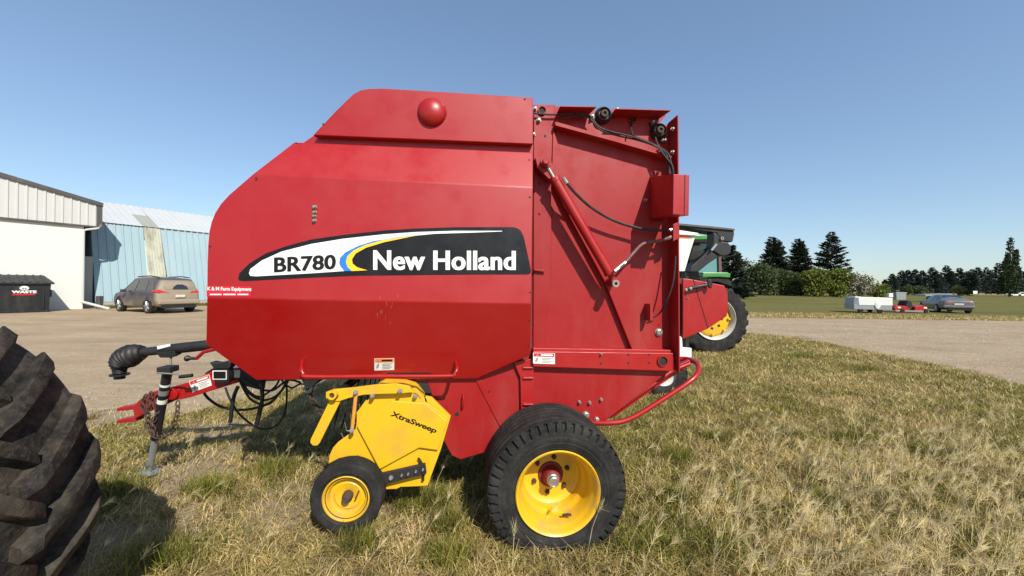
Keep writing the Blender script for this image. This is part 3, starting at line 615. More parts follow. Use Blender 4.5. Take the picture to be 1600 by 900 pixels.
# hanging hydraulic hoses and bundle under the front
hs = [([(318, 590), (316, 605), (325, 622), (350, 637), (385, 640), (420, 630), (440, 610), (448, 594)], .011), ([(322, 584), (340, 575), (360, 582)], .010),
      ([(352, 605), (360, 625), (375, 648), (400, 667), (420, 670), (438, 658), (447, 635), (448, 600)], .008), ([(380, 596), (390, 615), (412, 625), (432, 618), (448, 600)], .009),
      ([(376, 598), (392, 624), (418, 632), (438, 612), (450, 596)], .009), ([(380, 592), (400, 605), (425, 610), (450, 594), (470, 598)], .009), ([(372, 592), (385, 608), (405, 620), (428, 606), (436, 594)], .008),
      ([(400, 594), (410, 615), (405, 640), (400, 662)], .012), ([(440, 594), (455, 606), (470, 600), (490, 604)], .007)]
for i, (p_, r_) in enumerate(hs): hose('hydraulic_hose', [(x, y, HW + .2 if i < 2 else HW - .18 + .05 * (i % 4)) for x, y in p_], r_)
q = MB(); q.tube(smooth([Mp(372, 604, .6), Mp(366, 618, .6), Mp(362, 640, .6), Mp(360, 660, .6)], 4), .014, 8); q.tube(smooth([Mp(408, 600, .6), Mp(410, 620, .6), Mp(406, 645, .6), Mp(401, 664, .6)], 4), .014, 8); q.tube([Mp(358, 663, .6), Mp(400, 665, .6)], .008, 8)
q.done('hose_stand', 'black', baler, smooth=True)
extr('under_bracket', [(470, 592), (500, 592), (488, 604), (478, 606)], .2, .4, 'black')
MB().tube([Mp(640, 598, .3), Mp(668, 598, .3)], .03, 12).done('spring', 'black', baler, smooth=True)
extr('chute', [(640, 598), (668, 600), (690, 660), (680, 640), (655, 612)], .2, .5, 'dark')

# ================================================================ tractor tyre in the left foreground
TX, TY, TZ = -2.34, 1.27, .78; TWd = .62
tw = thing('tractor_wheel', 'huge worn muddy tractor tyre with deep curved lugs at the left edge of the picture', 'wheel', (TX, TY, 0), R(3))
cb_ = [(0.40, -.40), (.42, -.47), (.49, -.51), (.57, -.50), (.63, -.47), (.66, -.42), (.685, -.2), (.69, 0)]
cb_ = cb_ + [(r, -a) for r, a in cb_[-2::-1]]
pr = [(p.x, p.y * TWd) for p in smooth([(a, b, 0) for a, b in cb_], 5)]
q = MB().lathe(pr, (0, 0, TZ), 'y', 120)
NL = 21
def surf(a):   # carcass radius at |axial| fraction
    a = abs(a); return .745 - .02 * (a / .42) ** 2 if a < .42 else .725 - (a - .42) * .9
for side in (-1, 1):
    for k in range(NL):
        th0 = 2 * math.pi * (k + (.5 if side > 0 else 0)) / NL + .02 * random.uniform(-1, 1)
        n = 9; ring_ = []
        for i in range(n):
            t = i / (n - 1); a = side * (-.05 + .55 * t); th = th0 + .40 * t ** 1.15
            r0 = (.688 - .03 * (abs(a) / .42) ** 2) if abs(a) < .42 else .658 - (abs(a) - .42) * 1.0
            top = .062 * (1 if t < .85 else .8) * (.55 + .45 * min(1, t * 6 + .3))
            wd = (.058 + .020 * t) / .75
            tops = r0 + top
            for dth, rr in ((-wd * .75, r0 - .02), (-wd * .5, tops - .006), (-wd * .38, tops), (wd * .38, tops), (wd * .5, tops - .006), (wd * .75, r0 - .02)):
                jr = random.uniform(-.004, .004)
                ring_.append(((rr + jr) * math.cos(th + dth), a * TWd * (1.0 if rr < r0 else .985), TZ + (rr + jr) * math.sin(th + dth)))
        fs_ = [(i * 6 + j, i * 6 + (j + 1) % 6, (i + 1) * 6 + (j + 1) % 6, (i + 1) * 6 + j) for i in range(n - 1) for j in range(6)]
        fs_ += [tuple(range(6)), tuple((n - 1) * 6 + j for j in range(5, -1, -1))]
        q.add(ring_, fs_)
q.done('tyre', 'oldtyre', tw, smooth=True, auto=35)
rm = MB().lathe([(.41, -.24), (.43, -.255), (.42, -.265), (.39, -.24), (.37, -.15), (.36, -.05), (.34, -.03), (.2, -.02), (.1, -.05), (.0003, -.05)], (0, 0, TZ), 'y', 48).done('rim', 'yellow_rim', tw, smooth=True)
for k in range(8): bolt(Vector((.15 * math.cos(k * math.pi / 4), -.04, TZ + .15 * math.sin(k * math.pi / 4))), .016, 'rust', tw, 'wheel_bolt')
MB().lathe([(.41, .24), (.43, .255), (.42, .265), (.39, .24), (.37, .15), (.36, -.05)], (0, 0, TZ), 'y', 48).done('rim', 'yellow_rim', tw, smooth=True)


# ================================================================ buildings on the left
DA = math.atan2(.845, .535)
def ribbed(x0, x1, bot, top, pitch=.3, dep=.035, rib=.07):
    """corrugated sheet: bot(x) and top(x) give (y, z)"""
    xs_ = []; x = x0
    while x < x1 - 1e-6:
        xs_ += [(x, 0), (min(x1, x + pitch - rib * 1.6), 0), (min(x1, x + pitch - rib * 1.2), -dep), (min(x1, x + pitch - rib * .4), -dep)]; x += pitch
    xs_.append((x1, 0)); xs_ = [p for i, p in enumerate(xs_) if i == 0 or p[0] > xs_[i - 1][0] + 1e-5]
    q = MB(); n = len(xs_)
    q.add([(x, bot(x)[0] + d, bot(x)[1]) for x, d in xs_] + [(x, top(x)[0] + d, top(x)[1]) for x, d in xs_], [(i, i + 1, n + i + 1, n + i) for i in range(n - 1)])
    return q
M_['stucco'] = paint('white_stucco', (.60, .60, .55), .85, 0, .25, (.45, .42, .36), scale=.5, bmp=.05, streak=True)
M_['wsheet'] = paint('white_sheet_metal', (.50, .49, .46), .5, 0, .3, (.4, .38, .34), scale=.6)
M_['broof'] = paint('white_roof_sheet', (.44, .45, .44), .55, 0, .35, (.4, .38, .35), scale=.5)
M_['bsheet'] = paint('pale_blue_sheet_metal', (.26, .36, .385), .55, 0, .35, (.42, .47, .46), scale=.5)
M_['fasc'] = paint('dark_fascia', (.06, .058, .056), .6, 0, .2)
M_['conc'] = paint('concrete', (.36, .34, .30), .9, 0, .4, scale=2)
M_['skyl'] = paint('weathered_fibreglass', (.40, .39, .30), .6, 0, .9, (.12, .12, .07), scale=2.2)
wb = thing('workshop_building', 'white walled workshop with ribbed metal gable and dark roof trim at the far left', 'building', (-22.97, 20.56, 0), DA)
def rz_(x): return 5.62 + (.65 - x) * .238 if x > -10 else 5.62 + 10.65 * .238 + (x + 10) * .238
MB().prism([(-20, 0), (-20, 4.66), (0, 4.66), (0, 0)], 0, 15).done('wall', 'stucco', wb)
for sx0, sx1 in ((-20.6, -10), (-10, .45)):
    ribbed(sx0, sx1, lambda x: (-.10, 4.52), lambda x: (-.10, rz_(x) + .02), .29, .035, .06).done('gable_siding', 'wsheet', wb)
MB().prism([(-20.6, 4.50), (.63, 4.50), (.63, 4.66), (-20.6, 4.66)], -.03, 14.9).done('soffit', 'fasc', wb)
MB().prism([(.45, 4.46), (.66, 4.46), (.66, 5.70), (.45, 5.75)], -.15, 14.9).done('end_trim', 'fasc', wb)
MB().prism([(-20.7, rz_(-20.7)), (-10, rz_(-10)), (.68, rz_(.68)), (.68, rz_(.68) + .2), (-10, rz_(-10) + .2), (-20.7, rz_(-20.7) + .2)], -.2, 15.2).done('roof', 'fasc', wb)
MB().prism([(-20.6, 4.44), (.45, 4.44), (.45, 4.52), (-20.6, 4.52)], -.13, -.04).done('base_trim', 'fasc', wb)
q = MB().tube([(.62, -.2, 5.7), (.62, 14, 5.7)], .07, 8); q.done('gutter', 'wsheet', wb)
q = MB().tube(smooth([(.62, -.1, 4.62), (.5, -.1, 4.42), (.25, -.1, 4.33), (.02, -.1, 4.25), (-.02, -.1, 4.1), (-.02, -.1, 2.2), (-.02, -.1, .4)], 3), .055, 8); q.done('downpipe', 'wsheet', wb, smooth=True)
MB().tube([(-.05, -.12, .42), (.75, -1.35, .06)], .07, 8).done('downpipe_spout', 'wsheet', wb, smooth=True)
bb_ = thing('steel_shed', 'long pale blue ribbed steel building with white roof behind the parked muddy car', 'building', (-23.3, 21.5, 0), DA)
LN = 1.35
ribbed(0, 2.25, lambda x: (0, .36), lambda x: (LN, 5.02), .34, .04).done('wall', 'bsheet', bb_)
ribbed(2.25, 3.05, lambda x: (-.02, 1.6), lambda x: (LN - .02, 5.02), .14, .03, .05).done('wall_skylight', 'skyl', bb_)
ribbed(2.25, 3.05, lambda x: (0, .36), lambda x: (LN * .27, 1.62), .34, .04).done('wall', 'bsheet', bb_)
ribbed(3.05, 16, lambda x: (0, .36), lambda x: (LN, 5.02), .34, .04).done('wall', 'bsheet', bb_)
MB().prism([(0, 0), (16, 0), (16, .34), (0, .34)], -.06, 9).done('foundation', 'conc', bb_)
MB().add([(0, 0, .36), (0, LN, 5.02), (0, 5.5, 6.75), (0, 10, 5.02), (0, 11, .36)], [(0, 1, 2, 3, 4)]).done('end_wall', 'bsheet', bb_)
MB().add([(16, 0, .36), (16, LN, 5.02), (16, 5.5, 6.75), (16, 10, 5.02), (16, 11, .36)], [(0, 1, 2, 3, 4)]).done('end_wall', 'bsheet', bb_)
ribbed(-.2, 2.2, lambda x: (LN - .12, 5.0), lambda x: (5.5, 6.8), .34, -.04).done('roof', 'broof', bb_)
ribbed(2.2, 3.0, lambda x: (LN - .12, 5.0), lambda x: (3.6, 5.97), .34, -.04).done('roof_skylight', paint('grey_fibreglass', (.28, .29, .24), .6, 0, .4), bb_)
ribbed(2.2, 3.0, lambda x: (3.6, 5.97), lambda x: (5.5, 6.8), .34, -.04).done('roof', 'broof', bb_)
ribbed(3.0, 16.2, lambda x: (LN - .12, 5.0), lambda x: (5.5, 6.8), .34, -.04).done('roof', 'broof', bb_)
MB().add([(-.2, 5.5, 6.8), (16.2, 5.5, 6.8), (16.2, 11, 4.9), (-.2, 11, 4.9)], [(0, 1, 2, 3)]).done('roof', 'broof', bb_)
tag(MB().prism([(-2.5, 0), (-.08, 0), (-.08, 2.9), (-2.5, 2.9)], .25, .45).done('retaining_wall', 'conc', None), 'plain grey concrete wall filling the gap between the white workshop and the blue shed', 'wall')
o_ = bpy.data.objects['retaining_wall']; o_.location = (-23.3, 21.5, 0); o_.rotation_euler = (0, 0, DA)
# dumpster
dp = thing('dumpster', 'black lidded waste skip with white and red sign in front of white wall', 'dumpster', (-1.205 * 18.35, 18.35, 0), DA)
MB().extr([(-2.6, .06, .12), (0, .06, .12), (.06, 0, 1.36), (-2.66, 0, 1.36)], [(-2.6, 1.0, .12), (0, 1.0, .12), (.06, 1.2, 1.6), (-2.66, 1.2, 1.6)]).done('body', 'black', dp, bevel=.01)
q = MB().add([(-2.75, -.08, 1.36), (.16, -.08, 1.36), (-.02, 1.2, 1.72), (-2.6, 1.2, 1.72), (-2.75, -.08, 1.42), (.16, -.08, 1.42), (-.02, 1.2, 1.78), (-2.6, 1.2, 1.78)], [(0, 3, 2, 1), (4, 5, 6, 7), (0, 1, 5, 4), (1, 2, 6, 5), (2, 3, 7, 6), (3, 0, 4, 7)])
for k in range(11): x = -2.55 + k * .24; q.add([(x, -.06, 1.42), (x + .1, -.06, 1.42), (x + .08, 1.18, 1.77), (x - .02, 1.18, 1.77), (x + .02, -.06, 1.455), (x + .08, -.06, 1.455), (x + .06, 1.18, 1.805), (x, 1.18, 1.805)], [(4, 5, 6, 7), (0, 1, 5, 4), (1, 2, 6, 5), (2, 3, 7, 6), (3, 0, 4, 7)])
q.done('lid', 'black', dp)
MB().box(-.02, .10, .12, .3, .75, 1.1).done('fork_pocket', 'black', dp)
MB().prism([(-2.62, .04), (.02, .04), (.02, .16), (-2.62, .16)], -.02, 1.05).done('skid', 'black', dp)
for x in (-2.0, -1.6, -.22): MB().prism([(x, .2), (x + .07, .2), (x + .07, 1.3), (x, 1.3)], -.01, .03).done('rib', 'black', dp)
fy = lambda z: .06 - .06 * (z - .12) / 1.24 - .015
sg = MB().add([(x, fy(z), z) for x, z in ((-1.72, 1.17), (-1.46, 1.17), (-1.46, 1.28), (-1.72, 1.28))], [(0, 1, 2, 3)]).done('label_plate', 'white', dp)
lg = MB().add([(-.74 + .14 * math.cos(a), fy(1.18) - .004, 1.17 + .1 * math.sin(a)) for a in np.linspace(0, 6.28, 21)[:-1]], [tuple(range(20))]).done('round_emblem', 'white', dp)
MB().add([(-.74 + x, fy(1.15) - .009, 1.15 + z) for x, z in ((-.08, -.03), (-.02, -.05), (-.03, .0), (.03, 0), (.02, -.05), (.08, -.03), (.05, .02), (-.05, .02))], [tuple(range(8))]).done('emblem_mark', 'decal_black', lg)
def sign(name, s, x0, x1, z0, z1, mat, lift=.0, bold=.03):
    v, f = text_mesh(s, bold); mn, mx = v.min(0), v.max(0)
    return mesh(name, [(x0 + (p[0] - mn[0]) / (mx[0] - mn[0]) * (x1 - x0), fy(z0 + (p[1] - mn[1]) / (mx[1] - mn[1]) * (z1 - z0)) - .004 - lift, z0 + (p[1] - mn[1]) / (mx[1] - mn[1]) * (z1 - z0)) for p in v], f, mat, dp)
sign('sign_lettering', 'WASTE', -1.10, -.38, .93, 1.06, 'white', bold=.06)
MB().add([(x, fy(z) - .002, z) for x, z in ((-1.08, .84), (-.42, .84), (-.42, .90), (-1.08, .90))], [(0, 1, 2, 3)]).done('sign_band', 'sred', dp)
# short dark post beside the car
p = ground(175, 484); tag(MB().prism([(-.11, 0), (.11, 0), (.11, .72), (-.11, .72)], -.1, .1).done('post', 'fasc', None, bevel=.01), 'short dark wooden post in front of the muddy car', 'post'); bpy.data.objects['post'].location = (p.x - 1.0, p.y + .3, 0)

# ================================================================ cars
M_['glass'] = paint('car_glass', (.02, .025, .03), .08, 0, .15, (.2, .18, .15), scale=2, spec=.8)
M_['chrome'] = paint('alloy', (.55, .55, .55), .3, 0, .3, metal=.8)
M_['lampred'] = paint('tail_lamp', (.45, .02, .02), .25, .5, .3, (.6, .45, .4))
M_['plate'] = paint('number_plate', (.62, .55, .42), .6, 0, .3)
def car(name, label, loc_, heading, st, belt_roof, wheels, bodymat, rearmat, wr=.34, group=None, dirty=False):
    """st: stations (x, zlow, zbelt, zroof, hw_belt, hw_roof), x from rear to front"""
    t = thing(name, label, 'car', loc_, heading)
    S = smooth([(a[0], a[2], a[3]) for a in st], 4); S2 = smooth([(a[1], a[4], a[5]) for a in st], 4); n = len(S)
    def ring(i, off=0):
        i = max(0, min(n - 1.0001, i)); k = int(i); f = i - k
        x, zb, zr = S[k].lerp(S[min(n - 1, k + 1)], f); zl, hb, hr = S2[k].lerp(S2[min(n - 1, k + 1)], f)
        h = zb - zl
        pts = [(hb * .80, zl), (hb * .96, zl + h * .12), (hb * 1.0, zl + h * .45), (hb * .985, zl + h * .8), (hb * .955, zb), (hr * 1.03, zb + (zr - zb) * .78), (hr * .93, zb + (zr - zb) * .95), (hr * .55, zr), (0, zr + .012)]
        return x, pts
    vs = []; m_ = 9
    for i in range(n):
        x, pts = ring(i)
        for y, z in pts: vs.append((x, y, z))
        for y, z in pts[:-1][::-1]: vs.append((x, -y, z))
    K = 2 * m_ - 1
    fs = [(i * K + j, i * K + j + 1, (i + 1) * K + j + 1, (i + 1) * K + j) for i in range(n - 1) for j in range(K - 1)] + [(i * K + K - 1, i * K, (i + 1) * K, (i + 1) * K + K - 1) for i in range(n - 1)]
    fs += [tuple(range(K)), tuple((n - 1) * K + j for j in range(K - 1, -1, -1))]
    mesh('body', vs, fs, bodymat, t, smooth=True, auto=50)
    def find(x): return min(range(n), key=lambda i: abs(S[i].x - x))
    # side windows
    for (xa, xb, xc, xd) in belt_roof:   # belt from xa to xb, roof from xc to xd
        for sgn in (1, -1):
            def pt(x, v):
                i = find(x); k = i if S[i].x <= x else max(0, i - 1); f = (x - S[k].x) / max(1e-6, S[min(n - 1, k + 1)].x - S[k].x); _, pts = ring(k + f)
                a, b = pts[4], pts[5]; return (x, sgn * (a[0] + (b[0] - a[0]) * v + .012), a[1] + (b[1] - a[1]) * v)
            mesh('side_window', [pt(xa, .06), pt(xb, .06), pt((xb + xd) / 2, .55), pt(xd, .97), pt(xc, .97), pt((xa + xc) / 2, .55)], [(0, 1, 2, 3, 4, 5)], 'glass', t)
    for x in wheels:
        for sgn in (1, -1):
            i = find(x); yo = S2[i].y; c = Vector((x, sgn * (yo - .02), wr))
            wh = bpy.data.objects.new('wheel', None); col.objects.link(wh); wh.parent = t; wh.location = (x, sgn * (yo + .012), wr)
            MB().lathe([(wr * .64, 0), (wr * .9, .0), (wr, -.04), (wr, -.2), (wr * .6, -.22)] if sgn > 0 else [(wr * .64, 0), (wr * .9, 0), (wr, .04), (wr, .2), (wr * .6, .22)], (0, 0, 0), 'y', 28).done('tyre', 'tyre', wh, smooth=True)
            q = MB()
            for k in range(5):
                a = k * 2 * math.pi / 5; q.tube([(.03 * math.cos(a), -.01 * sgn, .03 * math.sin(a)), (wr * .62 * math.cos(a), -.01 * sgn, wr * .62 * math.sin(a))], .045, 6)
            q.lathe([(wr * .58, -.005 * sgn), (wr * .66, -.002 * sgn), (wr * .66, -.03 * sgn)], (0, 0, 0), 'y', 28)
            q.done('rim', 'chrome', wh)
            MB().lathe([(.0003, -.04 * sgn), (wr * .62, -.04 * sgn)], (0, 0, 0), 'y', 20).done('brake_disc', 'dark', wh)
            av = []; R0 = wr * 1.16
            for a in np.linspace(-.25, math.pi + .25, 15): av += [(x + R0 * math.cos(a), sgn * (yo * .99 + .005), wr + R0 * math.sin(a)), (x + R0 * math.cos(a), sgn * (yo * .9), wr + R0 * math.sin(a))]
            ctr = len(av); av.append((x, sgn * (yo * .99 + .004), wr))
            mesh('wheel_arch', av, [(2 * k, 2 * k + 2, ctr) for k in range(14)], 'dark', t)
    return t, ring, find
suv_st = [(0, .45, .95, 1.02, .78, .60), (.06, .36, 1.03, 1.32, .86, .66), (.22, .34, 1.06, 1.60, .90, .68), (.5, .32, 1.06, 1.67, .92, .69), (1.4, .27, 1.05, 1.71, .92, .70), (2.3, .27, 1.02, 1.70, .92, .68), (2.8, .27, 1.00, 1.60, .92, .66), (3.25, .28, .98, 1.28, .91, .70), (3.6, .29, .97, 1.05, .90, .74), (4.1, .30, .88, .94, .86, .66), (4.4, .34, .74, .78, .76, .56), (4.5, .42, .62, .65, .60, .45)]
mt, nt, b = newmat('muddy_dark_paint')      # dried mud thrown up over the lower body and the tail
tc = nt.nodes.new('ShaderNodeTexCoord'); sp = nt.nodes.new('ShaderNodeSeparateXYZ'); nt.links.new(tc.outputs['Object'], sp.inputs[0])
n1 = tex(nt, 2.5, 6); ad = nt.nodes.new('ShaderNodeMath'); ad.operation = 'MULTIPLY_ADD'; nt.links.new(n1, ad.inputs[0]); ad.inputs[1].default_value = .7; nt.links.new(sp.outputs[2], ad.inputs[2]); hf = nt.nodes.new('ShaderNodeMath'); hf.operation = 'MULTIPLY'; nt.links.new(ad.outputs[0], hf.inputs[0]); hf.inputs[1].default_value = .5; h2 = nt.nodes.new('ShaderNodeMath'); h2.operation = 'MULTIPLY'; nt.links.new(sp.outputs[2], h2.inputs[0]); h2.inputs[1].default_value = .5
f = ramp(nt, hf.outputs[0], [(.34, .7), (.50, .25), (.66, .04)])
mr = ramp(nt, sp.outputs[0], [(.10, 1), (.40, 0)]); f2 = nt.nodes.new('ShaderNodeMath'); f2.operation = 'MAXIMUM'; nt.links.new(f, f2.inputs[0])
mul = nt.nodes.new('ShaderNodeMath'); mul.operation = 'MULTIPLY'; nt.links.new(mr, mul.inputs[0]); zz = ramp(nt, h2.outputs[0], [(.77, .92), (.81, .1)]); nt.links.new(zz, mul.inputs[1]); nt.links.new(mul.outputs[0], f2.inputs[1])
nt.links.new(mix(nt, f2.outputs[0], (.040, .036, .050), (.30, .245, .17)), b.inputs['Base Color']); nt.links.new(ramp(nt, f2.outputs[0], [(0, .25), (.6, .85)]), b.inputs['Roughness']); M_['muddy'] = mt
suvloc = (-17.4, 18.3); hd = Vector((-.927, .375)); rt = Vector((.375, .927))
org = Vector(suvloc) - hd * .85 + rt * .9
suv, sring, sfind = car('muddy_suv', 'dark purple station car caked with dried mud, parked in front of the blue shed', (org.x, org.y, 0), math.atan2(hd.y, hd.x),
    suv_st, [(.42, .98, .62, 1.02), (1.06, 1.98, 1.10, 1.92), (2.08, 3.05, 2.02, 2.55)], (.82, 3.5), 'muddy', None, .36)
def rear_pt(y, z, off=.012): # point on the slanted tail (x as function of height)
    x = np.interp(z, [.3, .5, .9, 1.04, 1.3, 1.55, 1.68], [.06, .0, -.0, .03, .08, .2, .4]); return (x - off - .012 * (1 - (y / .9) ** 2), y, z)
def rear_panel(name, pts, mat, off=.012): return mesh(name, [rear_pt(y, z, off) for y, z in pts], [tuple(range(len(pts)))], mat, suv)
suv.scale = (.93, 1, 1.04)
rear_panel('rear_window', [(-.58, 1.14), (.58, 1.14), (.62, 1.25), (.52, 1.46), (-.52, 1.46), (-.62, 1.25)], paint('dusty_glass', (.22, .18, .12), .7, 0, .3, (.4, .3, .2)), .03)
rear_panel('wiped_glass', [(-.36, 1.16), (.30, 1.16), (.24, 1.28), (.08, 1.38), (-.14, 1.38), (-.3, 1.3)], 'glass', .05)
for sgn in (1, -1): mesh('tail_lamp', [(-.015, sgn * .42, .98), (-.0, sgn * .86, 1.0), (.34, sgn * .935, 1.04), (.34, sgn * .93, 1.12), (.05, sgn * .80, 1.14), (-.0, sgn * .5, 1.06)], [(0, 1, 2, 3, 4, 5)], 'lampred', suv)
rear_panel('number_plate', [(-.2, .78), (.2, .78), (.2, .9), (-.2, .9)], 'plate', .05)
MB().box(-.09, .2, -.86, .86, .46, .66).done('rear_bumper', 'muddy', suv, bevel=.05)
MB().box(-.05, .3, -.7, .7, .28, .44).done('under_bumper', 'dark', suv)
for sgn in (1, -1):
    MB().tube([(.45, sgn * .62, 1.70), (1.2, sgn * .64, 1.76), (2.4, sgn * .62, 1.72)], .025, 6).done('roof_rail', 'dark', suv)
    MB().box(2.72, 2.88, sgn * .93 if sgn > 0 else -1.12, 1.12 if sgn > 0 else -.93, .98, 1.12).done('door_mirror', 'muddy', suv, bevel=.03)
    MB().tube([(2.2, sgn * .925, .93), (2.35, sgn * .925, .93)], .018, 6).done('door_handle', 'muddy', suv)
MB().tube([(-.06, .0, .83), (-.06, .0, .84)], .02, 6).done('tow_hook', 'dark', suv)
# sedan, far right
sed_st = [(0, .5, .86, .92, .74, .62), (.08, .34, .94, 1.0, .84, .68), (.5, .30, .98, 1.06, .90, .68), (1.0, .25, .97, 1.22, .92, .62), (1.5, .24, .95, 1.38, .92, .58), (2.1, .24, .94, 1.44, .92, .57), (2.7, .24, .92, 1.40, .92, .57), (3.2, .25, .90, 1.16, .92, .64), (3.6, .26, .88, .96, .91, .70), (4.2, .28, .80, .86, .87, .66), (4.65, .32, .68, .72, .76, .56), (4.8, .4, .58, .6, .6, .45)]
M_['silver'] = paint('silver_paint', (.13, .13, .135), .35, .3, .3, metal=.3)
hd = Vector((.5, .866)); rt = Vector((.866, -.5)); org = Vector((ground(1470, 489).x, ground(1470, 489).y)) + rt * .9 - hd * .2
sdn, dr2, df2 = car('silver_sedan', 'silver grey saloon car seen from behind, parked right of the red frame on the verge', (org.x, org.y, 0), math.atan2(hd.y, hd.x), sed_st,
    [(1.15, 1.95, 1.5, 1.95), (2.05, 3.0, 2.05, 2.62)], (.95, 3.8), 'silver', None, .33)
mesh('rear_window', [(.66, -.56, 1.07), (.66, .56, 1.07), (1.40, .48, 1.40), (1.40, -.48, 1.40)], [(0, 1, 2, 3)], 'glass', sdn)
for sgn in (1, -1): mesh('tail_lamp', [(-.01, sgn * .35, .82), (-.01, sgn * .72, .82), (.30, sgn * .90, .84), (.32, sgn * .89, .92), (.02, sgn * .74, .94), (-.0, sgn * .45, .9)], [(0, 1, 2, 3, 4, 5)], 'lampred', sdn)
MB().box(-.06, .15, -.84, .84, .42, .62).done('rear_bumper', 'silver', sdn, bevel=.05); MB().box(-.03, .2, -.6, .6, .25, .4).done('under_bumper', 'dark', sdn)
MB().box(-.04, .0, -.25, .25, .66, .78).done('number_plate', 'plate', sdn)
# folded camper trailer
c0 = ground(1364, 490); ct = thing('camper_trailer', 'low white folded camping trailer with grey body on the grass verge', 'trailer', (c0.x, c0.y, 0), R(-22)); ct.scale = (.56, .85, 1)
M_['cgrey'] = paint('grey_trailer_paint', (.26, .27, .29), .5, 0, .3)
MB().extr([(-1.95, -.0, .28), (1.9, 0, .28), (1.9, 0, .72), (-1.95, 0, .62)], [(-1.95, 2.0, .28), (1.9, 2.0, .28), (1.9, 2.0, .72), (-1.95, 2.0, .62)]).done('body', 'cgrey', ct, bevel=.02)
MB().extr([(-1.45, -.03, .58), (1.93, -.03, .60), (1.93, -.03, 1.16), (-1.4, -.03, 1.18), (-1.55, -.03, 1.1)], [(-1.45, 2.03, .58), (1.93, 2.03, .60), (1.93, 2.03, 1.16), (-1.4, 2.03, 1.18), (-1.55, 2.03, 1.1)]).done('folded_roof', 'white', ct, bevel=.03)
MB().extr([(-1.97, .05, .6), (-1.46, -.02, .6), (-1.42, -.02, 1.14), (-1.9, .1, 1.12)], [(-1.97, 1.9, .6), (-1.46, 2.0, .6), (-1.42, 2.0, 1.14), (-1.9, 1.9, 1.12)]).done('front_box', 'cgrey', ct, bevel=.02)
MB().box(-1.75, -1.1, .2, 1.2, 1.12, 1.21).done('roof_box', 'white', ct, bevel=.04)
MB().lathe([(.0003, -.06), (.16, -.06), (.27, -.04), (.28, .1)], (.45, -.02, .62), 'y', 20).done('spare_wheel', 'white', ct, smooth=True)
for x, y in ((.75, .1), (.75, 1.8), (-1.2, .1)): MB().lathe([(.0003, -.05), (.2, -.05), (.28, -.03), (.28, .12), (.0003, .12)], (x, y, .28 if x > 0 else .27), 'y', 20).done('wheel', 'tyre', ct, smooth=True)
for x in (-1.2, 1.5): MB().box(x, x + .35, .02, .1, .9, .96).done('latch', 'cgrey', ct)
# red folded hitch frame lying between trailer and sedan
c0 = ground(1426, 489); rf = thing('red_mower_deck', 'low red farm implement with dark engine between the white trailer and silver car', 'mower', (c0.x, c0.y, 0), R(0))
MB().prism([(-1.35, .18), (-.25, .14), (-.2, .3), (-.5, .52), (-1.2, .56), (-1.38, .4)], 0, 1.2).done('deck', 'red', rf, bevel=.03)
MB().prism([(.15, .15), (1.1, .18), (1.15, .5), (.7, .6), (.2, .5)], 0, 1.2).done('deck', 'red', rf, bevel=.03)
MB().prism([(-.35, .2), (.25, .2), (.2, .75), (.05, .95), (-.15, .92), (-.3, .6)], .2, .9).done('engine', 'dark', rf, bevel=.05)
MB().prism([(-1.4, .1), (1.15, .1), (1.15, .2), (-1.4, .2)], -.1, 0).done('skirt', 'galv', rf)
for x in (-.9, .9): MB().lathe([(.0003, -.04), (.14, -.04), (.15, .06), (.0003, .06)], (x, -.12, .15), 'y', 16).done('wheel', 'tyre', rf)
for x in (-1.05, .95): MB().prism([(x - .12, .36), (x + .14, .36), (x + .1, .46), (x - .1, .46)], -.02, 0).done('reflector', 'white', rf)
p = ground(1487, 497); tag(MB().tube(smooth([(-.5, 0, .03), (-.2, .03, .06), (.15, 0, .04), (.6, .04, .03)], 3), .05, 6).done('fallen_branch', 'dark', None), 'dark short branch lying at the edge of the gravel behind the silver car', 'branch'); bpy.data.objects['fallen_branch'].location = p

# ================================================================ machines behind the baler
def part(name, pts, Y0, Y1, mat, parent, bevel=.01):
    L = parent.location
    f = [at(x, y, Y0) - L for x, y in pts]; return MB().extr(f, [Vector((p.x, Y1 - L.y, p.z)) for p in f]).done(name, mat, parent, bevel=bevel)
GY = 9.6; gp = ground(1118, 552)
gt = thing('green_tractor', 'green tractor with tinted cab and big yellow rimmed wheel half hidden behind the baler', 'tractor', (at(1118, 500, GY).x, GY, 0))
M_['green'] = paint('green_paint', (.045, .22, .045), .4, .2, .2)
M_['teal'] = paint('tinted_glass', (.10, .24, .24), .15, 0, .3, (.25, .3, .3), spec=.7, scale=1.5)
wc = at(1117, 495, GY) - gt.location; gr = .88
wh = bpy.data.objects.new('rear_wheel', None); col.objects.link(wh); wh.parent = gt; wh.location = (wc.x, 0, gr - .03)
def trac(th, a, h):
    if h < .8: return 0, 0
    s = 0 if a < 0 else .5; q_ = ((th * 22 / (2 * math.pi)) + s - abs(a) * 1.1) % 1
    return (.045 if q_ < .42 else 0), 0
tyre('tyre', (0, .25, 0), gr - .03, .50, .48, wh, trac, nth=264)
MB().lathe([(.51, .03), (.535, .0), (.52, -.015), (.50, .02), (.475, .06), (.46, .16)], (0, .0, 0), 'y', 48).done('rim', 'wsheet', wh, smooth=True)
MB().lathe([(.46, .16), (.42, .12), (.38, .10), (.2, .14), (.12, .12), (.0003, .12)], (0, 0, 0), 'y', 48).done('wheel_disc', 'yellow', wh, smooth=True)
for k in range(8): bolt(Vector((.40 * math.cos(k * .785), .11, .40 * math.sin(k * .785))), .035, 'yellow', wh, 'rim_clamp', .05)
for k in range(8): bolt(Vector((.25 * math.cos(k * .785), .13, .25 * math.sin(k * .785))), .03, 'dark', wh, 'disc_slot', .01)
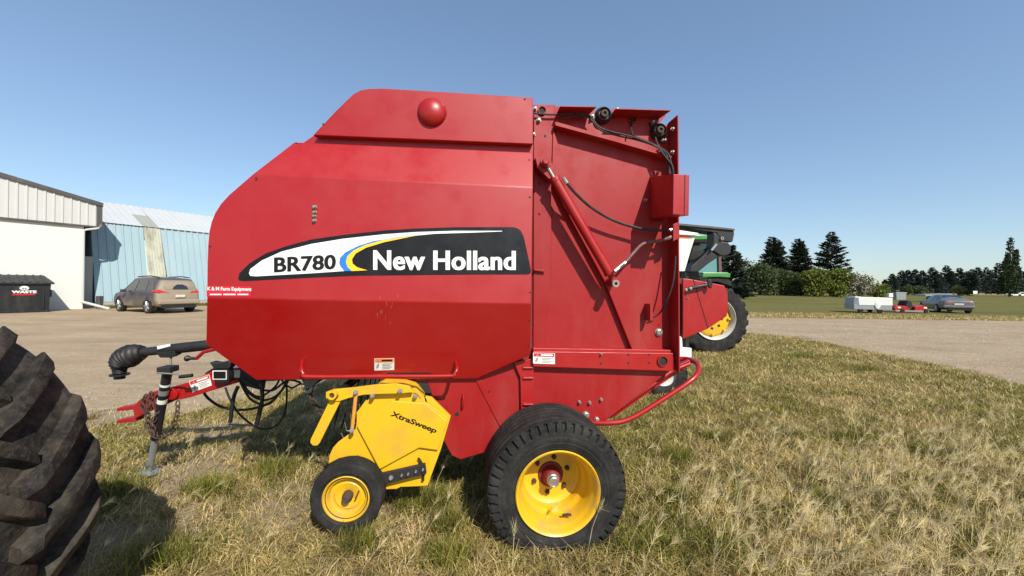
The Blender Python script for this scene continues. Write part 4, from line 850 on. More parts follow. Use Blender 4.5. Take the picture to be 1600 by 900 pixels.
part('fender', [(1068, 426), (1090, 425.5), (1137, 425.5), (1142, 428), (1141, 434), (1125, 433), (1100, 433), (1091, 432), (1068, 433)], GY - .05, GY + .6, 'green', gt, .02)
part('fender_lining', [(1060, 434), (1137, 434), (1146, 448), (1120, 440), (1080, 440)], GY, GY + .55, 'dark', gt)
part('cab_glass', [(1060, 380), (1124, 372), (1125, 426), (1060, 426)], GY + .3, GY + .33, 'teal', gt, 0)
part('cab_glass', [(1060, 380), (1124, 372), (1125, 426), (1060, 426)], GY + 1.6, GY + 1.63, 'teal', gt, 0)
part('cab_post', [(1122, 372), (1125, 372), (1128, 426), (1123.5, 426)], GY + .25, GY + .33, 'hosered', gt, 0)
part('cab_post', [(1085, 376), (1094, 376), (1094, 390), (1086, 402), (1078, 426), (1074, 426)], GY + .2, GY + .3, 'black', gt, 0)
part('cab_roof', [(1060, 368), (1087, 367), (1113, 367), (1124, 370), (1124, 374), (1060, 375)], GY + .1, GY + 1.8, 'green', gt, .02)
part('roof_edge', [(1060, 375), (1122, 374), (1121, 378), (1060, 379)], GY + .12, GY + 1.7, 'dark', gt, 0)
part('chassis', [(1040, 436), (1100, 436), (1100, 500), (1040, 500)], GY + .55, GY + 1.5, 'green', gt)
part('body_panel', [(1046, 424), (1092, 424), (1092, 440), (1046, 440)], GY - .2, GY + .4, 'black', gt)
w2 = wh.copy(); col.objects.link(w2); w2.location = (wc.x, 2.1, gr - .03); w2.rotation_euler = (0, 0, math.pi)
for ch in list(wh.children): c2 = ch.copy(); col.objects.link(c2); c2.parent = w2
# auger arm
au = thing('auger_arm', 'black folding arm with a bent elbow joint reaching over the tractor cab', 'machine arm', (at(1100, 400, 8.8).x, 8.8, 0))
part('upper_beam', [(1056, 349.5), (1116, 355), (1147, 358.5), (1147.5, 366), (1145, 378), (1127, 377), (1120, 364), (1113, 363), (1058, 355)], 8.8, 9.2, 'black', au, .02)
part('beam_cap', [(1056, 348.5), (1117, 354), (1148, 357.5), (1148, 360), (1117, 357), (1056, 351.5)], 8.76, 9.24, 'fasc', au, .0)
part('elbow', [(1115, 363), (1121, 365), (1128, 377), (1138, 379), (1143, 386), (1142, 396), (1134, 400), (1127, 400), (1115, 392), (1112, 386), (1115, 380)], 8.78, 9.1, 'black', au, .02)
part('lower_beam', [(1113, 386), (1121, 393), (1122, 402), (1108, 411), (1091, 425), (1078, 425), (1079, 417), (1095, 403)], 8.82, 9.15, 'black', au, .02)
part('strut', [(1080, 395), (1105, 388), (1111, 390), (1085, 405), (1078, 406)], 9.0, 9.1, 'dark', au, .0)
part('hose_loop', [(1111, 390), (1116, 384), (1119, 380), (1121, 382), (1118, 386), (1113, 392)], 8.72, 8.76, 'galv', au, 0)
cc = at(1128, 372.5, 8.75) - au.location; MB().lathe([(.018, 0), (.018, -.02), (.035, -.02), (.035, 0)], cc, 'y', 20).done('pivot_pin', 'steel', au)
MB().tube([at(1070, 425, 9.0) - au.location, at(1072, 470, 9.0) - au.location, Vector((at(1072, 470, 9.0).x - au.location.x, .2, 0))], .08, 10).done('stand', 'black', au)
# red and white implement
IY = 6.0
im = thing('seeding_implement', 'red implement with a folded side panel, white hopper and white bracket right behind the baler', 'farm implement', (at(1060, 500, IY).x, IY, 0))
part('side_panel', [(1067, 435), (1078, 436), (1132, 446), (1137, 456), (1138, 480), (1136, 494), (1106, 514), (1067, 530)], IY, IY + .05, 'red', im)
part('panel_end', [(1048, 434), (1067, 435), (1067, 530), (1060, 527), (1048, 500)], IY + .12, IY + 1.2, 'dark_red', im)
part('panel_seam', [(1083, 437), (1084, 437), (1107, 513), (1106, 513.5)], IY - .004, IY - .001, 'dark', im, 0)
q = MB().tube([at(1075, 452, IY - .05) - im.location, at(1085, 449, IY - .07) - im.location, at(1100, 446, IY - .07) - im.location], .025, 8); q.tube([at(1099, 447, IY - .07) - im.location, at(1108, 443, IY - .07) - im.location], .018, 8)
q.done('latch_rod', 'black', im, smooth=True)
part('latch_handle', [(1107, 436), (1112, 437), (1114, 444), (1112, 451), (1109, 450), (1106, 445)], IY - .1, IY - .06, 'black', im)
for x, y in ((1072, 453), (1079, 451), (1074, 466)): bolt(at(x, y, IY - .075 if x != 1074 else IY) - im.location, .02 if x != 1074 else .01, 'steel', im)
part('hopper', [(1046, 366), (1087, 368), (1080, 390), (1070, 424), (1046, 424)], IY + .5, IY + 1.2, 'white', im)
part('hopper_lid', [(1046, 359.5), (1065, 360), (1091, 364), (1093, 366), (1086, 368), (1046, 366)], IY + .45, IY + 1.25, 'white', im)
part('amber_strip', [(1060, 366.5), (1079, 367.3), (1079, 372), (1060, 371.5)], IY + .49, IY + .497, 'orange', im, 0)
part('pink_mark', [(1054, 386), (1060, 386), (1059, 393), (1054, 393)], IY + .49, IY + .497, 'sred', im, 0)
part('black_mark', [(1054, 400), (1057, 400), (1056, 406), (1054, 406)], IY + .49, IY + .497, 'decal_black', im, 0)
part('white_bracket', [(1050, 522), (1060, 523), (1066, 528), (1067, 543), (1081, 544), (1081, 559), (1060, 560), (1050, 556)], IY - .1, IY - .05, 'white', im)
part('frame_beam', [(1000, 470), (1062, 470), (1062, 520), (1000, 520)], IY + .3, IY + .6, 'black', im)
part('frame_leg', [(1045, 425), (1058, 425), (1058, 560), (1045, 560)], IY + .35, IY + .5, 'dark_red', im)
ic = at(1038, 582, IY - .3) - im.location
wi = bpy.data.objects.new('wheel', None); col.objects.link(wi); wi.parent = im; wi.location = (ic.x, ic.y, .33)
tyre('tyre', (0, .1, 0), .35, .19, .26, wi, tread_rib, nth=112)
MB().lathe([(.2, .0), (.19, .03), (.15, .05), (.0003, .05)], (0, 0, 0), 'y', 32).done('rim', 'wsheet', wi, smooth=True)

# ================================================================ trees
def leafmat(name, a, b_, tr=.25):
    mt, nt, b = newmat(name)
    gi = nt.nodes.new('ShaderNodeNewGeometry'); at_ = gi.outputs['Random Per Island']
    n = tex(nt, .7, 3); f = ramp(nt, n, [(.35, 0), (.65, 1)]); c1 = mix(nt, f, a, b_)
    hs_ = nt.nodes.new('ShaderNodeHueSaturation'); nt.links.new(c1, hs_.inputs['Color']); nt.links.new(ramp(nt, at_, [(0, .55), (1, 1.0)]), hs_.inputs['Value'])
    b.inputs['Roughness'].default_value = .7; b.inputs['Specular IOR Level'].default_value = .25; nt.links.new(hs_.outputs[0], b.inputs['Base Color'])
    t = nt.nodes.new('ShaderNodeBsdfTranslucent'); nt.links.new(hs_.outputs[0], t.inputs[0]); mx = nt.nodes.new('ShaderNodeMixShader'); mx.inputs[0].default_value = tr
    nt.links.new(b.outputs[0], mx.inputs[1]); nt.links.new(t.outputs[0], mx.inputs[2]); nt.links.new(mx.outputs[0], nt.nodes['Material Output'].inputs[0]); return mt
M_['spruce'] = leafmat('spruce_needles', (.030, .046, .026), (.062, .072, .040), .1)
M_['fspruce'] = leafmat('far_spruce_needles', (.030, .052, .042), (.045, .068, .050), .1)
M_['bush'] = leafmat('bush_leaves', (.060, .085, .030), (.11, .13, .045))
M_['ybush'] = leafmat('yellowing_leaves', (.14, .19, .03), (.24, .24, .045))
M_['dbush'] = leafmat('dry_leaves', (.22, .19, .10), (.15, .15, .07))
M_['poplar'] = leafmat('poplar_leaves', (.030, .050, .022), (.06, .085, .03))
M_['bark'] = paint('bark', (.10, .075, .055), .9, 0, .5, (.2, .17, .14), scale=3)
def np_mesh(name, V, F, mat, parent=None):
    me = bpy.data.meshes.new(name); nf, k = F.shape
    me.vertices.add(len(V)); me.vertices.foreach_set('co', V.astype(np.float32).ravel())
    me.loops.add(nf * k); me.loops.foreach_set('vertex_index', F.astype(np.int32).ravel())
    me.polygons.add(nf); me.polygons.foreach_set('loop_start', np.arange(0, nf * k, k, dtype=np.int32))
    me.update(calc_edges=True); me.materials.append(M_[mat] if isinstance(mat, str) else mat)
    o = bpy.data.objects.new(name, me); col.objects.link(o)
    if parent is not None: o.parent = parent
    return o
def leaves(P, D, L, W, rg):
    """kite-shaped leaf clumps at P pointing along D"""
    n = len(P); D = D / np.linalg.norm(D, axis=1, keepdims=True); u = rg.normal(size=(n, 3)); s_ = np.cross(D, u); s_ /= np.linalg.norm(s_, axis=1, keepdims=True) + 1e-9
    L = L[:, None]; W = W[:, None]; V = np.stack([P, P + D * L * .45 + s_ * W, P + D * L, P + D * L * .45 - s_ * W], 1).reshape(-1, 3)
    return V, np.arange(4 * n).reshape(-1, 4)
def spruce_mesh(H, Rd, seed, dens=1.0, tops=1):
    rg = np.random.default_rng(seed); PP = []; DD = []; LL = []; WW = []
    for tp in range(tops):
        ox, oy = (0, 0) if tops == 1 else ((-.05 + .1 * tp) * H * .8, 0); HH = H * (1 - .04 * tp)
        nb = int(260 * dens)
        for b_ in range(nb):
            f = (b_ + rg.random()) / nb; z = HH * (.04 + .96 * f ** .9); R0 = Rd * (1 - (z / HH)) ** .8 * (.72 + .5 * rg.random()) + .12
            if z < HH * .12: R0 *= .8
            an = rg.random() * 6.283; ux, uy = math.cos(an), math.sin(an); rise = .15 + .5 * (z / HH) - .3
            k = max(6, int(R0 * 17 * dens))
            t = rg.random(k) ** .7
            x = ox * (z / HH) + ux * R0 * t; y = oy + uy * R0 * t; zz_ = z + R0 * (rise * t + .18 * t * t)
            PP.append(np.stack([x, y, zz_], 1) + rg.normal(size=(k, 3)) * np.array([.12, .12, .05]) * R0 * .55)
            sd_ = rg.choice([-1, 1], k) * rg.random(k) * .9; DD.append(np.stack([ux - uy * sd_, uy + ux * sd_, np.full(k, rise * .8) - rg.random(k) * .3 + .1], 1))
            LL.append((.25 + .3 * rg.random(k)) * (H / 15) ** .5 * 1.5); WW.append((.05 + .06 * rg.random(k)) * 1.6)
    return leaves(np.concatenate(PP), np.concatenate(DD), np.concatenate(LL), np.concatenate(WW), rg)
def trunk(parent, H, r, mat='bark', name='trunk', lean=0):
    return MB().tube([(0, 0, -.3), (lean * .3, 0, H * .4), (lean, 0, H * .95)], [r, r * .6, r * .08], 8).done(name, mat, parent)
def spruce(px, ptop, Y, Rd, seed, label, group=None, tops=1, mat='spruce', pbase=None, protos={}):
    b = at(px, ptop, Y); z0 = terr(b.x, Y); H = b.z - z0
    t = thing('spruce_tree', label, 'tree', (b.x, Y, z0), 0, group)
    V, Fc = spruce_mesh(H, Rd, seed, 1.0, tops); np_mesh('crown', V, Fc, mat, t); trunk(t, H, H * .018); return t
spruce(1210, 371, 100, 4.6, 1, 'dark spruce with a forked tip, leftmost of the three tall spruces', 'tall spruces beyond the lawn', 2)
spruce(1249, 374, 101, 3.9, 2, 'narrow dark spruce with twin tips, middle of the three tall spruces', 'tall spruces beyond the lawn', 2)
spruce(1299, 363, 98, 5.0, 3, 'tallest broad spruce, rightmost of the three tall spruces', 'tall spruces beyond the lawn')
spruce(1143, 385, 62, 3.4, 4, 'dark spruce directly behind the green tractor cab', 'tall spruces beyond the lawn')
def bush(name, label, px, ptop, wpx, Y, mat, seed, n=4200, lobes=13, group=None, leaf=.5, stems=5, density_top=1.0):
    b = at(px, ptop, Y); z0 = terr(b.x, Y); H = b.z - z0; Wd = wpx / F * Y / 2; rg = np.random.default_rng(seed)
    t = thing(name, label, 'bush' if 'bush' in name or 'shrub' in name else 'tree', (b.x, Y, z0), 0, group); C_ = []; R_ = []
    for k in range(lobes):
        a = rg.random() * 6.28; q_ = rg.random() ** .5; C_.append((math.cos(a) * Wd * .62 * q_, math.sin(a) * Wd * .5 * q_, H * (.22 + .52 * rg.random()))); R_.append(min(Wd * .5, H * .36) * (.6 + .5 * rg.random()))
    C_.append((0, 0, H * .66)); R_.append(H * .3); C_ = np.array(C_); R_ = np.array(R_); k = rg.integers(0, len(C_), n)
    d = rg.normal(size=(n, 3)); d /= np.linalg.norm(d, axis=1, keepdims=True); rr = R_[k] * (.55 + .5 * rg.random(n) ** .5)
    P = C_[k] + d * rr[:, None]; P[:, 2] = np.abs(P[:, 2]) * .98; D = d + rg.normal(size=(n, 3)) * .8
    V, Fc = leaves(P, D, leaf * (.5 + rg.random(n)), leaf * .3 * (.5 + rg.random(n)), rg); np_mesh('crown', V, Fc, mat, t)
    for s_ in range(stems):
        i = rg.integers(0, len(C_)); c = C_[i]; MB().tube([(c[0] * .1, c[1] * .1, -.2), (c[0] * .5, c[1] * .5, c[2] * .5), tuple(c)], [.18, .10, .03], 6).done('trunk', 'bark', t)
    return t
bg_ = 'bushes along the far edge of the lawn'
bush('broad_bush', 'round dark green bush just right of the green tractor', 1166, 401, 50, 92, 'bush', 11, group=bg_)
bush('broad_bush', 'dark green bush between the tractor and leftmost tall spruce', 1190, 408, 44, 90, 'bush', 12, group=bg_)
bush('broad_bush', 'dark bush at the foot of the leftmost tall spruce', 1225, 420, 50, 92, 'bush', 13, group=bg_)
bush('broad_bush', 'low dark green bush left of the yellow-green bush', 1252, 425, 40, 93, 'bush', 14, group=bg_)
bush('broad_bush', 'bright yellow-green bush below the tallest spruce', 1280, 415, 42, 86, 'ybush', 15, group=bg_)
bush('broad_bush', 'yellowing bush under the right side of the tallest spruce', 1308, 418, 40, 85, 'ybush', 16, group=bg_)
bush('bare_bush', 'half bare brownish bush left of the camping trailer', 1345, 422, 52, 84, 'dbush', 17, 1500, stems=14, leaf=.4)
bush('broad_bush', 'small yellow bush right of the half bare bush', 1373, 443, 30, 84, 'ybush', 18, 900, group=bg_)
bush('broad_bush', 'dark green mound of bush in front of the distant spruce row', 1436, 446, 52, 120, 'bush', 19, 1500, group=bg_)
bush('small_shrub', 'small bright green shrub above the silver car roof', 1500, 445, 24, 140, 'ybush', 20, 600)
bush('small_shrub', 'tiny dark round shrub at the field edge right of the bright shrub', 1511, 454, 11, 138, 'bush', 21, 300, stems=1)
fs_ = [(1383, 437, 2.6), (1394, 428, 3.6), (1409, 423, 4), (1419, 422, 4), (1430, 421, 4.2), (1441, 423, 4), (1457, 418, 4.6), (1468, 428, 3.6), (1479, 415, 4.8), (1487, 424, 4), (1499, 419, 4.8), (1512, 424, 3.6), (1519, 421, 3.8), (1528, 418, 4.2), (1541, 418, 2.6), (1549, 422, 2.4), (1560, 411, 4), (1573, 424, 4), (1585, 426, 4.2), (1597, 424, 4.2)]
for i, (x, y, r_) in enumerate(fs_):
    lab = ['small spruce at the left end of the distant row', 'distant spruce second from the left end of the row'][i] if i < 2 else ('far spruce number %s from the left end of the distant row, above the %s' % (['', '', 'three', 'four', 'five', 'six', 'seven', 'eight', 'nine', 'ten', 'eleven', 'twelve', 'thirteen', 'fourteen', 'fifteen', 'sixteen', 'seventeen', 'eighteen', 'nineteen', 'twenty'][i], 'mower' if x < 1452 else ('silver car' if x < 1520 else 'pale field')))
    spruce(x, y, 190 + (i * 37 % 17), r_, 40 + i, lab, 'distant spruce row behind the field', 1, 'fspruce')
# poplar
b = at(1579, 373, 130); z0 = terr(b.x, 130); H = b.z - z0; t = thing('poplar_tree', 'tall narrow poplar with several upright tips near the right edge', 'tree', (b.x, 130, z0)); rg = np.random.default_rng(5); Ps = []
for (ox, h, w_) in ((0, 1, 1.5), (-1.0, .72, 1.2), (-2.2, .60, 1.1), (2.0, .80, 1.1), (2.9, .50, 1.3), (-.8, .5, 1.8), (1.2, .6, 1.6), (-2.6, .4, 1.2)):
    k = 700; z = rg.random(k) * H * h; rr = w_ * np.sqrt(np.clip(1 - z / (H * h), 0, 1)) * (.5 + .6 * rg.random(k)) + .1; a = rg.random(k) * 6.28; ps = .3 + .7 * z / (H * h)
    zz2 = np.maximum(z, H * .07); Ps.append(np.stack([ox * ps + np.cos(a) * rr, np.sin(a) * rr, zz2], 1))
P = np.concatenate(Ps); D = rg.normal(size=P.shape) * .6 + np.array([0, 0, .9]); V, Fc = leaves(P, D, .5 + .5 * rg.random(len(P)), .14 + .14 * rg.random(len(P)), rg); np_mesh('crown', V, Fc, 'poplar', t); trunk(t, H, .35)
# grey shed and white vehicles far away
b = ground(1408, 470); Ys = 70; gx = at(1408, 465, Ys).x
gs = thing('hay_shed', 'small weathered grey shed behind the white camping trailer', 'shed', (gx, Ys, terr(0, Ys))); gs.scale = (.62, .25, .85)
MB().prism([(-1.3, 0), (1.4, 0), (1.5, 1.5), (-1.4, 1.55)], 0, 2.5).done('wall', 'galv', gs); MB().prism([(-1.55, 1.5), (1.6, 1.45), (1.6, 1.6), (-1.55, 1.65)], -.2, 2.7).done('roof', 'conc', gs)
ws = thing('white_trailer', 'small white trailer with a rounded top left of the grey shed', 'trailer', (at(1394, 465, 72).x, 72, terr(0, 72))); ws.scale = (.6, .3, .8)
MB().prism([(-1.0, .5), (1.0, .5), (1.1, 1.0), (.4, 1.45), (-1.0, 1.4)], 0, 1.5).done('body', 'white', ws, bevel=.05)
for x in (-.5, .5): MB().lathe([(.0003, -.03), (.3, -.03), (.3, .12), (.0003, .12)], (x, 0, .3), 'y', 14).done('wheel', 'tyre', ws)
fw = thing('farm_wagon', 'low grey farm wagon on the lawn just left of the silver car roof', 'wagon', (at(1466, 462, 60).x, 60, terr(0, 60)))
MB().prism([(-2.0, .9), (2.2, 1.1), (2.2, 1.35), (-2.0, 1.15)], 0, 1.6).done('bed', 'galv', fw)
for x in (-1.3, 1.2): MB().lathe([(.0003, -.05), (.45, -.05), (.45, .15), (.0003, .15)], (x, 0, .45), 'y', 16).done('wheel', 'tyre', fw)
for i, (x, lab) in enumerate(((1587, 'white car with dark windows beyond the lawn beside the poplar'), (1600, 'white van cut off by the right edge of the picture'))):
    wv = thing('white_car' if i == 0 else 'white_van', lab, 'car' if i == 0 else 'van', (at(x, 460, 150).x, 150, terr(0, 150)))
    wv.scale = (1, 1, .8)
    MB().prism([(-2.2, .3), (2.2, .3), (2.2, .95), (1.3, 1.0), (.7, 1.6 + .4 * i), (-1.2, 1.6 + .4 * i), (-1.9, 1.0), (-2.2, .95)], 0, 1.8).done('body', 'white', wv, bevel=.05)
    MB().prism([(-1.5, 1.05), (1.0, 1.05), (.6, 1.5 + .3 * i), (-1.1, 1.5 + .3 * i)], -.02, 0).done('side_window', 'glass', wv)
    for xx in (-1.4, 1.4): MB().lathe([(.0003, -.05), (.33, -.05), (.33, .1), (.0003, .1)], (xx, 0, .33), 'y', 14).done('wheel', 'tyre', wv)
sp_ = thing('sign_post', 'small white sign on a thin post at the edge of the pale field', 'sign', (at(1524, 460, 165).x, 165, terr(0, 165)))
MB().box(-.9, .9, 0, .05, .6, 1.8).done('sign_board', 'white', sp_); MB().tube([(0, .1, 0), (0, .1, 1.8)], .08, 6).done('pole', 'galv', sp_)

# ================================================================ grass
def inpoly(x, y, poly):
    c = np.zeros(len(x), bool); n = len(poly); j = n - 1
    for i in range(n):
        xi, yi = poly[i]; xj, yj = poly[j]; cond = ((yi > y) != (yj > y)) & (x < (xj - xi) * (y - yi) / (yj - yi + 1e-12) + xi); c ^= cond; j = i
    return c
gpoly = bnd + [(20, -5), (-9.5, -5)]
def vnoise(x, y, s, seed):
    g = np.random.default_rng(seed).random((256, 256)); X = x * s; Y = y * s; xi = np.floor(X).astype(int); yi = np.floor(Y).astype(int); fx = X - xi; fy_ = Y - yi
    fx = fx * fx * (3 - 2 * fx); fy_ = fy_ * fy_ * (3 - 2 * fy_); xi &= 255; yi &= 255; x1 = (xi + 1) & 255; y1 = (yi + 1) & 255
    return (g[xi, yi] * (1 - fx) + g[x1, yi] * fx) * (1 - fy_) + (g[xi, y1] * (1 - fx) + g[x1, y1] * fx) * fy_
def scatter(n, y0, y1, p=1.6, spread=1.42):
    u = rng.random(n); y = (y0 ** (2 - p) + u * (y1 ** (2 - p) - y0 ** (2 - p))) ** (1 / (2 - p)); x = (rng.random(n) * 2 - 1) * spread * y; return x, y
def grassmat(name, stops, tr=.35):
    mt, nt, b = newmat(name); gi = nt.nodes.new('ShaderNodeNewGeometry'); c0_ = ramp(nt, gi.outputs['Random Per Island'], stops); nz = ramp(nt, tex(nt, 4.5, 5, rough=.7), [(.36, .55), (.60, 1.2)]); hv = nt.nodes.new('ShaderNodeHueSaturation'); nt.links.new(c0_, hv.inputs['Color']); nt.links.new(nz, hv.inputs['Value']); c = hv.outputs[0]
    b.inputs['Roughness'].default_value = .6; b.inputs['Specular IOR Level'].default_value = .25; nt.links.new(c, b.inputs['Base Color'])
    t = nt.nodes.new('ShaderNodeBsdfTranslucent'); nt.links.new(c, t.inputs[0]); mx = nt.nodes.new('ShaderNodeMixShader'); mx.inputs[0].default_value = tr
    nt.links.new(b.outputs[0], mx.inputs[1]); nt.links.new(t.outputs[0], mx.inputs[2]); nt.links.new(mx.outputs[0], nt.nodes['Material Output'].inputs[0]); return mt
M_['ggreen'] = grassmat('green_blades', [(0, (.09, .12, .016)), (.5, (.19, .19, .030)), (1, (.38, .31, .08))])
M_['gdry'] = grassmat('dry_blades', [(0, (.34, .23, .08)), (.4, (.55, .41, .17)), (.78, (.74, .59, .29)), (.86, (.34, .30, .08)), (1, (.28, .26, .06))])
M_['gfox'] = grassmat('foxtail_awns', [(0, (.60, .49, .25)), (.6, (.90, .78, .48)), (.85, (.62, .56, .24)), (1, (.74, .43, .30))], .5)
def blades(name, x, y, h, lean, w, mat, label, z0=0):
    n = len(x); a = rng.random(n) * 6.283; dx, dy = np.cos(a) * lean, np.sin(a) * lean
    dx = dx + .12 * lean; fa = a + 1.57 + rng.normal(size=n) * .6; sx, sy = np.cos(fa) * w / 2, np.sin(fa) * w / 2
    hz = h * np.sqrt(np.clip(1 - lean ** 2 * .8, .02, 1)); b0 = np.stack([x, y, np.full(n, z0)], 1)
    m1 = b0 + np.stack([dx * h * .35, dy * h * .35, hz * .55], 1); tp = b0 + np.stack([dx * h, dy * h, hz * (1 - .35 * lean)], 1); S_ = np.stack([sx, sy, np.zeros(n)], 1)
    V = np.stack([b0 - S_, b0 + S_, m1 + S_ * .85, m1 - S_ * .85, tp + S_ * .15, tp - S_ * .15], 1).reshape(-1, 3)
    i = np.arange(n)[:, None] * 6; Fc = np.concatenate([i + np.array([[0, 1, 2, 3]]), i + np.array([[3, 2, 4, 5]])], 0)
    o = np_mesh(name, V, Fc, mat); tag(o, label, 'grass', kind='stuff'); return o
def dens_mask(x, y, f, mul=1.0): return rng.random(len(x)) < np.clip(f(x, y), 0, 1) * mul
def bare(x, y): # bare worn soil, lower left of the pickup wheel mostly
    b0 = np.clip((vnoise(x, y, 1.9, 3) * .7 + vnoise(x, y, 5, 4) * .3 - .40) * 4, 0, 1) * np.clip((1.0 - x) / 1.2, .12, 1)
    return b0
def onpatch(x, y): 
    e = (vnoise(x, y, 2.5, 8) - .5) * .9 + (vnoise(x, y, 7, 9) - .5) * .4; return inpoly(x, y + e, gpoly) 
# dry flattened grass
x, y = scatter(520000, 1.9, 17, 1.55); k = onpatch(x, y) & dens_mask(x, y, lambda x, y: (.45 + .6 * vnoise(x, y, 1.1, 21)) * (1 - .92 * bare(x, y))); x, y = x[k], y[k]; sc_ = (y / 3) ** .55
blades('dry_grass', x, y, (.035 + .075 * rng.random(len(x))) * sc_ ** .4, (.6 + .4 * rng.random(len(x))), (.0045 + .0035 * rng.random(len(x))) * sc_, 'gdry', 'matted straw-coloured dry grass covering the ground around the baler')
# green grass in patches and tufts
x, y = scatter(560000, 1.9, 17, 1.55); g1 = vnoise(x, y, 1.3, 31); g2 = vnoise(x, y, 5, 32)
k = onpatch(x, y) & (rng.random(len(x)) < np.clip((g1 * .6 + g2 * .5 - .33) * 2.6, .06, 1) * (1 - .9 * bare(x, y)) * np.where(x < .5, .65, 1.15)); x, y = x[k], y[k]; sc_ = (y / 3) ** .55; tall = .7 + .6 * vnoise(x, y, 2, 33)
blades('green_grass', x, y, (.035 + .07 * rng.random(len(x))) * tall, .2 + .6 * rng.random(len(x)), (.003 + .0028 * rng.random(len(x))) * sc_, 'ggreen', 'patches of short green grass growing through the dry grass')
# bright green tufts
tx = []; ty_ = []
for (px, py, r0) in ((930, 705, .0), (1120, 690, .10), (1440, 712, .12), (1300, 800, .1), (1060, 720, .1), (700, 830, .1), (640, 800, .1), (1010, 860, .16), (1110, 860, .18), (1050, 790, .1), (560, 860, .12), (250, 880, .2), (180, 770, .2), (430, 740, .15), (330, 770, .15), (680, 790, .12), (1250, 560, .3), (1350, 580, .3), (1330, 690, .15), (1020, 600, .2), (700, 880, .12)):
    p = ground(px, py); n_ = int(260 + 1800 * r0); 
    if r0 == 0: continue
    tx.append(p.x + rng.normal(size=n_) * r0 * .6); ty_.append(p.y + rng.normal(size=n_) * r0 * .45)
x = np.concatenate(tx); y = np.concatenate(ty_)
blades('grass_tufts', x, y, .07 + .12 * rng.random(len(x)), .15 + .55 * rng.random(len(x)), .0035 + .003 * rng.random(len(x)), 'ggreen', 'taller bright green tufts of grass near the big yellow-rimmed wheel')
# straw stems lying about
x, y = scatter(26000, 1.9, 10, 1.4); k = onpatch(x, y); x, y = x[k], y[k]
blades('straw_stems', x, y, .10 + .14 * rng.random(len(x)), .8 + .2 * rng.random(len(x)), .003 + .002 * rng.random(len(x)), 'gdry', 'long loose pale straw stems lying over the grass')
# sparse grass at the edge of the yard
x, y = scatter(120000, 4, 24, 1.2); k = (~onpatch(x, y)) & onpatch(x, y - 1.1) ; x, y = x[k], y[k]; k = rng.random(len(x)) < .35; x, y = x[k], y[k]
blades('edge_grass', x, y, .03 + .06 * rng.random(len(x)), .4 + .6 * rng.random(len(x)), .006 * (y / 4) ** .5, 'gdry', 'thin dry grass fringing the gravel yard')
# weeds along the building foot
n_ = 9000; s_ = rng.random(n_) * 9 + .0; o2 = rng.normal(size=n_) * .28 - .9; x = -23.3 + .535 * s_ + .845 * -o2 * .9; y = 21.5 + .845 * s_ - .535 * -o2 * .9
blades('wall_weeds', x, y, .10 + .22 * rng.random(n_), .3 + .6 * rng.random(n_), .02 + .012 * rng.random(n_), 'ggreen', 'weedy grass strip along the foot of the blue shed')
x, y = rng.random(24000) * 60 + 6, 22.3 + rng.random(24000) ** 1.5 * 4.0
blades('verge_grass', x, y, .06 + .14 * rng.random(len(x)), .2 + .7 * rng.random(len(x)), .02 + .02 * rng.random(len(x)), 'gdry', 'dry grass verge between the gravel and the lawn')
# foxtail barley: stems and feathery heads
def foxtail(n, y0, y1, zone, name, label, hmin, hmax):
    x, y = scatter(n, y0, y1, 1.2); k = onpatch(x, y) & (rng.random(n) < zone(x, y)); x, y = x[k], y[k]; n = len(x)
    h = hmin + (hmax - hmin) * rng.random(n); a = rng.normal(size=n) * .7 + .3; ln = h * (.25 + .5 * rng.random(n))
    tip = np.stack([x + np.cos(a) * ln, y + np.sin(a) * ln * .6, h], 1); b0 = np.stack([x, y, np.zeros(n)], 1); mid = b0 * .5 + tip * .5 + np.array([0, 0, 1]) * (h * .18)[:, None]
    w_ = .0022; S_ = np.array([w_ / 2, 0, 0]); V1 = np.stack([b0 - S_, b0 + S_, mid + S_, mid - S_, tip + S_, tip - S_], 1).reshape(-1, 3); i = np.arange(n)[:, None] * 6
    F1 = np.concatenate([i + np.array([[0, 1, 2, 3]]), i + np.array([[3, 2, 4, 5]])], 0)
    A = 34; T = np.repeat(tip, A, 0); ax_ = tip - mid; ax_ /= np.linalg.norm(ax_, axis=1, keepdims=True); ax_[:, 2] -= .25; AX = np.repeat(ax_, A, 0)
    f = rng.random(n * A); T = T + AX * (f * .07)[:, None]; D = AX * .9 + rng.normal(size=(n * A, 3)) * .26; D /= np.linalg.norm(D, axis=1, keepdims=True); L = (.035 + .03 * rng.random(n * A))[:, None]
    sd_ = np.cross(D, rng.normal(size=D.shape)); sd_ /= np.linalg.norm(sd_, axis=1, keepdims=True); w2_ = .0011
    V2 = np.stack([T - sd_ * w2_, T + sd_ * w2_, T + D * L + sd_ * w2_ * .3, T + D * L - sd_ * w2_ * .3], 1).reshape(-1, 3); F2 = np.arange(len(V2)).reshape(-1, 4) + len(V1)
    o = np_mesh(name, np.concatenate([V1, V2]), np.concatenate([F1, F2]), 'gfox'); tag(o, label, 'grass', kind='stuff')
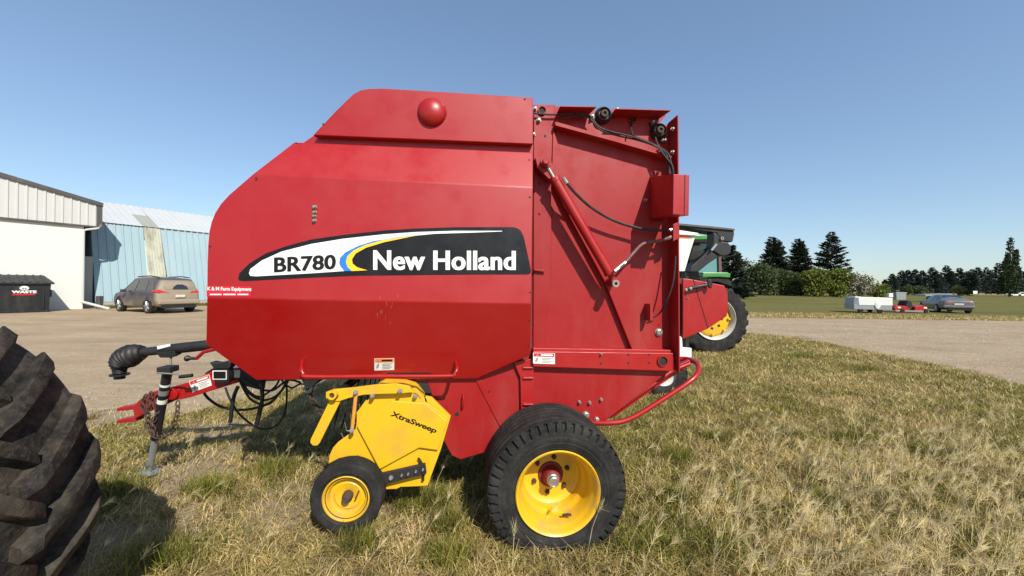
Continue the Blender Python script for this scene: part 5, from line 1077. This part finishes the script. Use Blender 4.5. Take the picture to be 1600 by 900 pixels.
zone_r = lambda x, y: np.clip((x - .62) * 1.2, 0, 1) * np.clip((4.6 - y) * .9, 0, 1) * np.clip((vnoise(x, y, 1.9, 77) * 1.3 + .22 * (x - 1.2) - .35 * (y - 2.6) - .62) * 1.3, .01, .34)
foxtail(9000, 1.85, 5.2, zone_r, 'foxtail_barley', 'feathery pale foxtail barley heads in the lower right of the grass', .09, .24)
zone_l = lambda x, y: np.full(len(x), .035)
foxtail(9000, 1.9, 6, zone_l, 'sparse_foxtail', 'a few single foxtail heads scattered in the short grass', .10, .26)
# small stones on bare soil
x, y = scatter(14000, 1.9, 7, 1.3); k = onpatch(x, y) & (rng.random(len(x)) < bare(x, y) + .04); x, y = x[k], y[k]; n_ = len(x)
base = np.array([(1, 0, 0), (0, 1, 0), (-1, 0, 0), (0, -1, 0), (0, 0, .7)]); r_ = (.003 + .008 * rng.random(n_) ** 3)[:, None, None]
jit = .7 + .6 * rng.random((n_, 5, 1)); V = (base[None] * r_ * jit + np.stack([x, y, np.zeros(n_)], 1)[:, None]).reshape(-1, 3); i = np.arange(n_)[:, None] * 5
Fc = np.concatenate([i + np.array([[a_, b_, 4]]) for a_, b_ in ((0, 1), (1, 2), (2, 3), (3, 0))], 0)
M_['stone'] = grassmat('pebbles', [(0, (.22, .18, .13)), (1, (.45, .39, .31))], 0)
tag(np_mesh('pebbles', V, Fc, 'stone'), 'small pale stones in the bare patches of soil', 'stones', kind='stuff')
x, y = scatter(60000, 4.2, 20, 1.4); k = ~onpatch(x, y - .5); x, y = x[k], y[k]; n_ = len(x); r_ = ((.006 + .016 * rng.random(n_) ** 4) * (y / 8) ** .5)[:, None, None]
jit = .6 + .8 * rng.random((n_, 5, 1)); V = (base[None] * r_ * jit + np.stack([x, y, np.full(n_, .004)], 1)[:, None]).reshape(-1, 3); i = np.arange(n_)[:, None] * 5
Fc = np.concatenate([i + np.array([[a_, b_, 4]]) for a_, b_ in ((0, 1), (1, 2), (2, 3), (3, 0))], 0)
tag(np_mesh('loose_gravel', V, Fc, 'stone'), 'loose gravel stones lying on the packed yard', 'stones', kind='stuff')
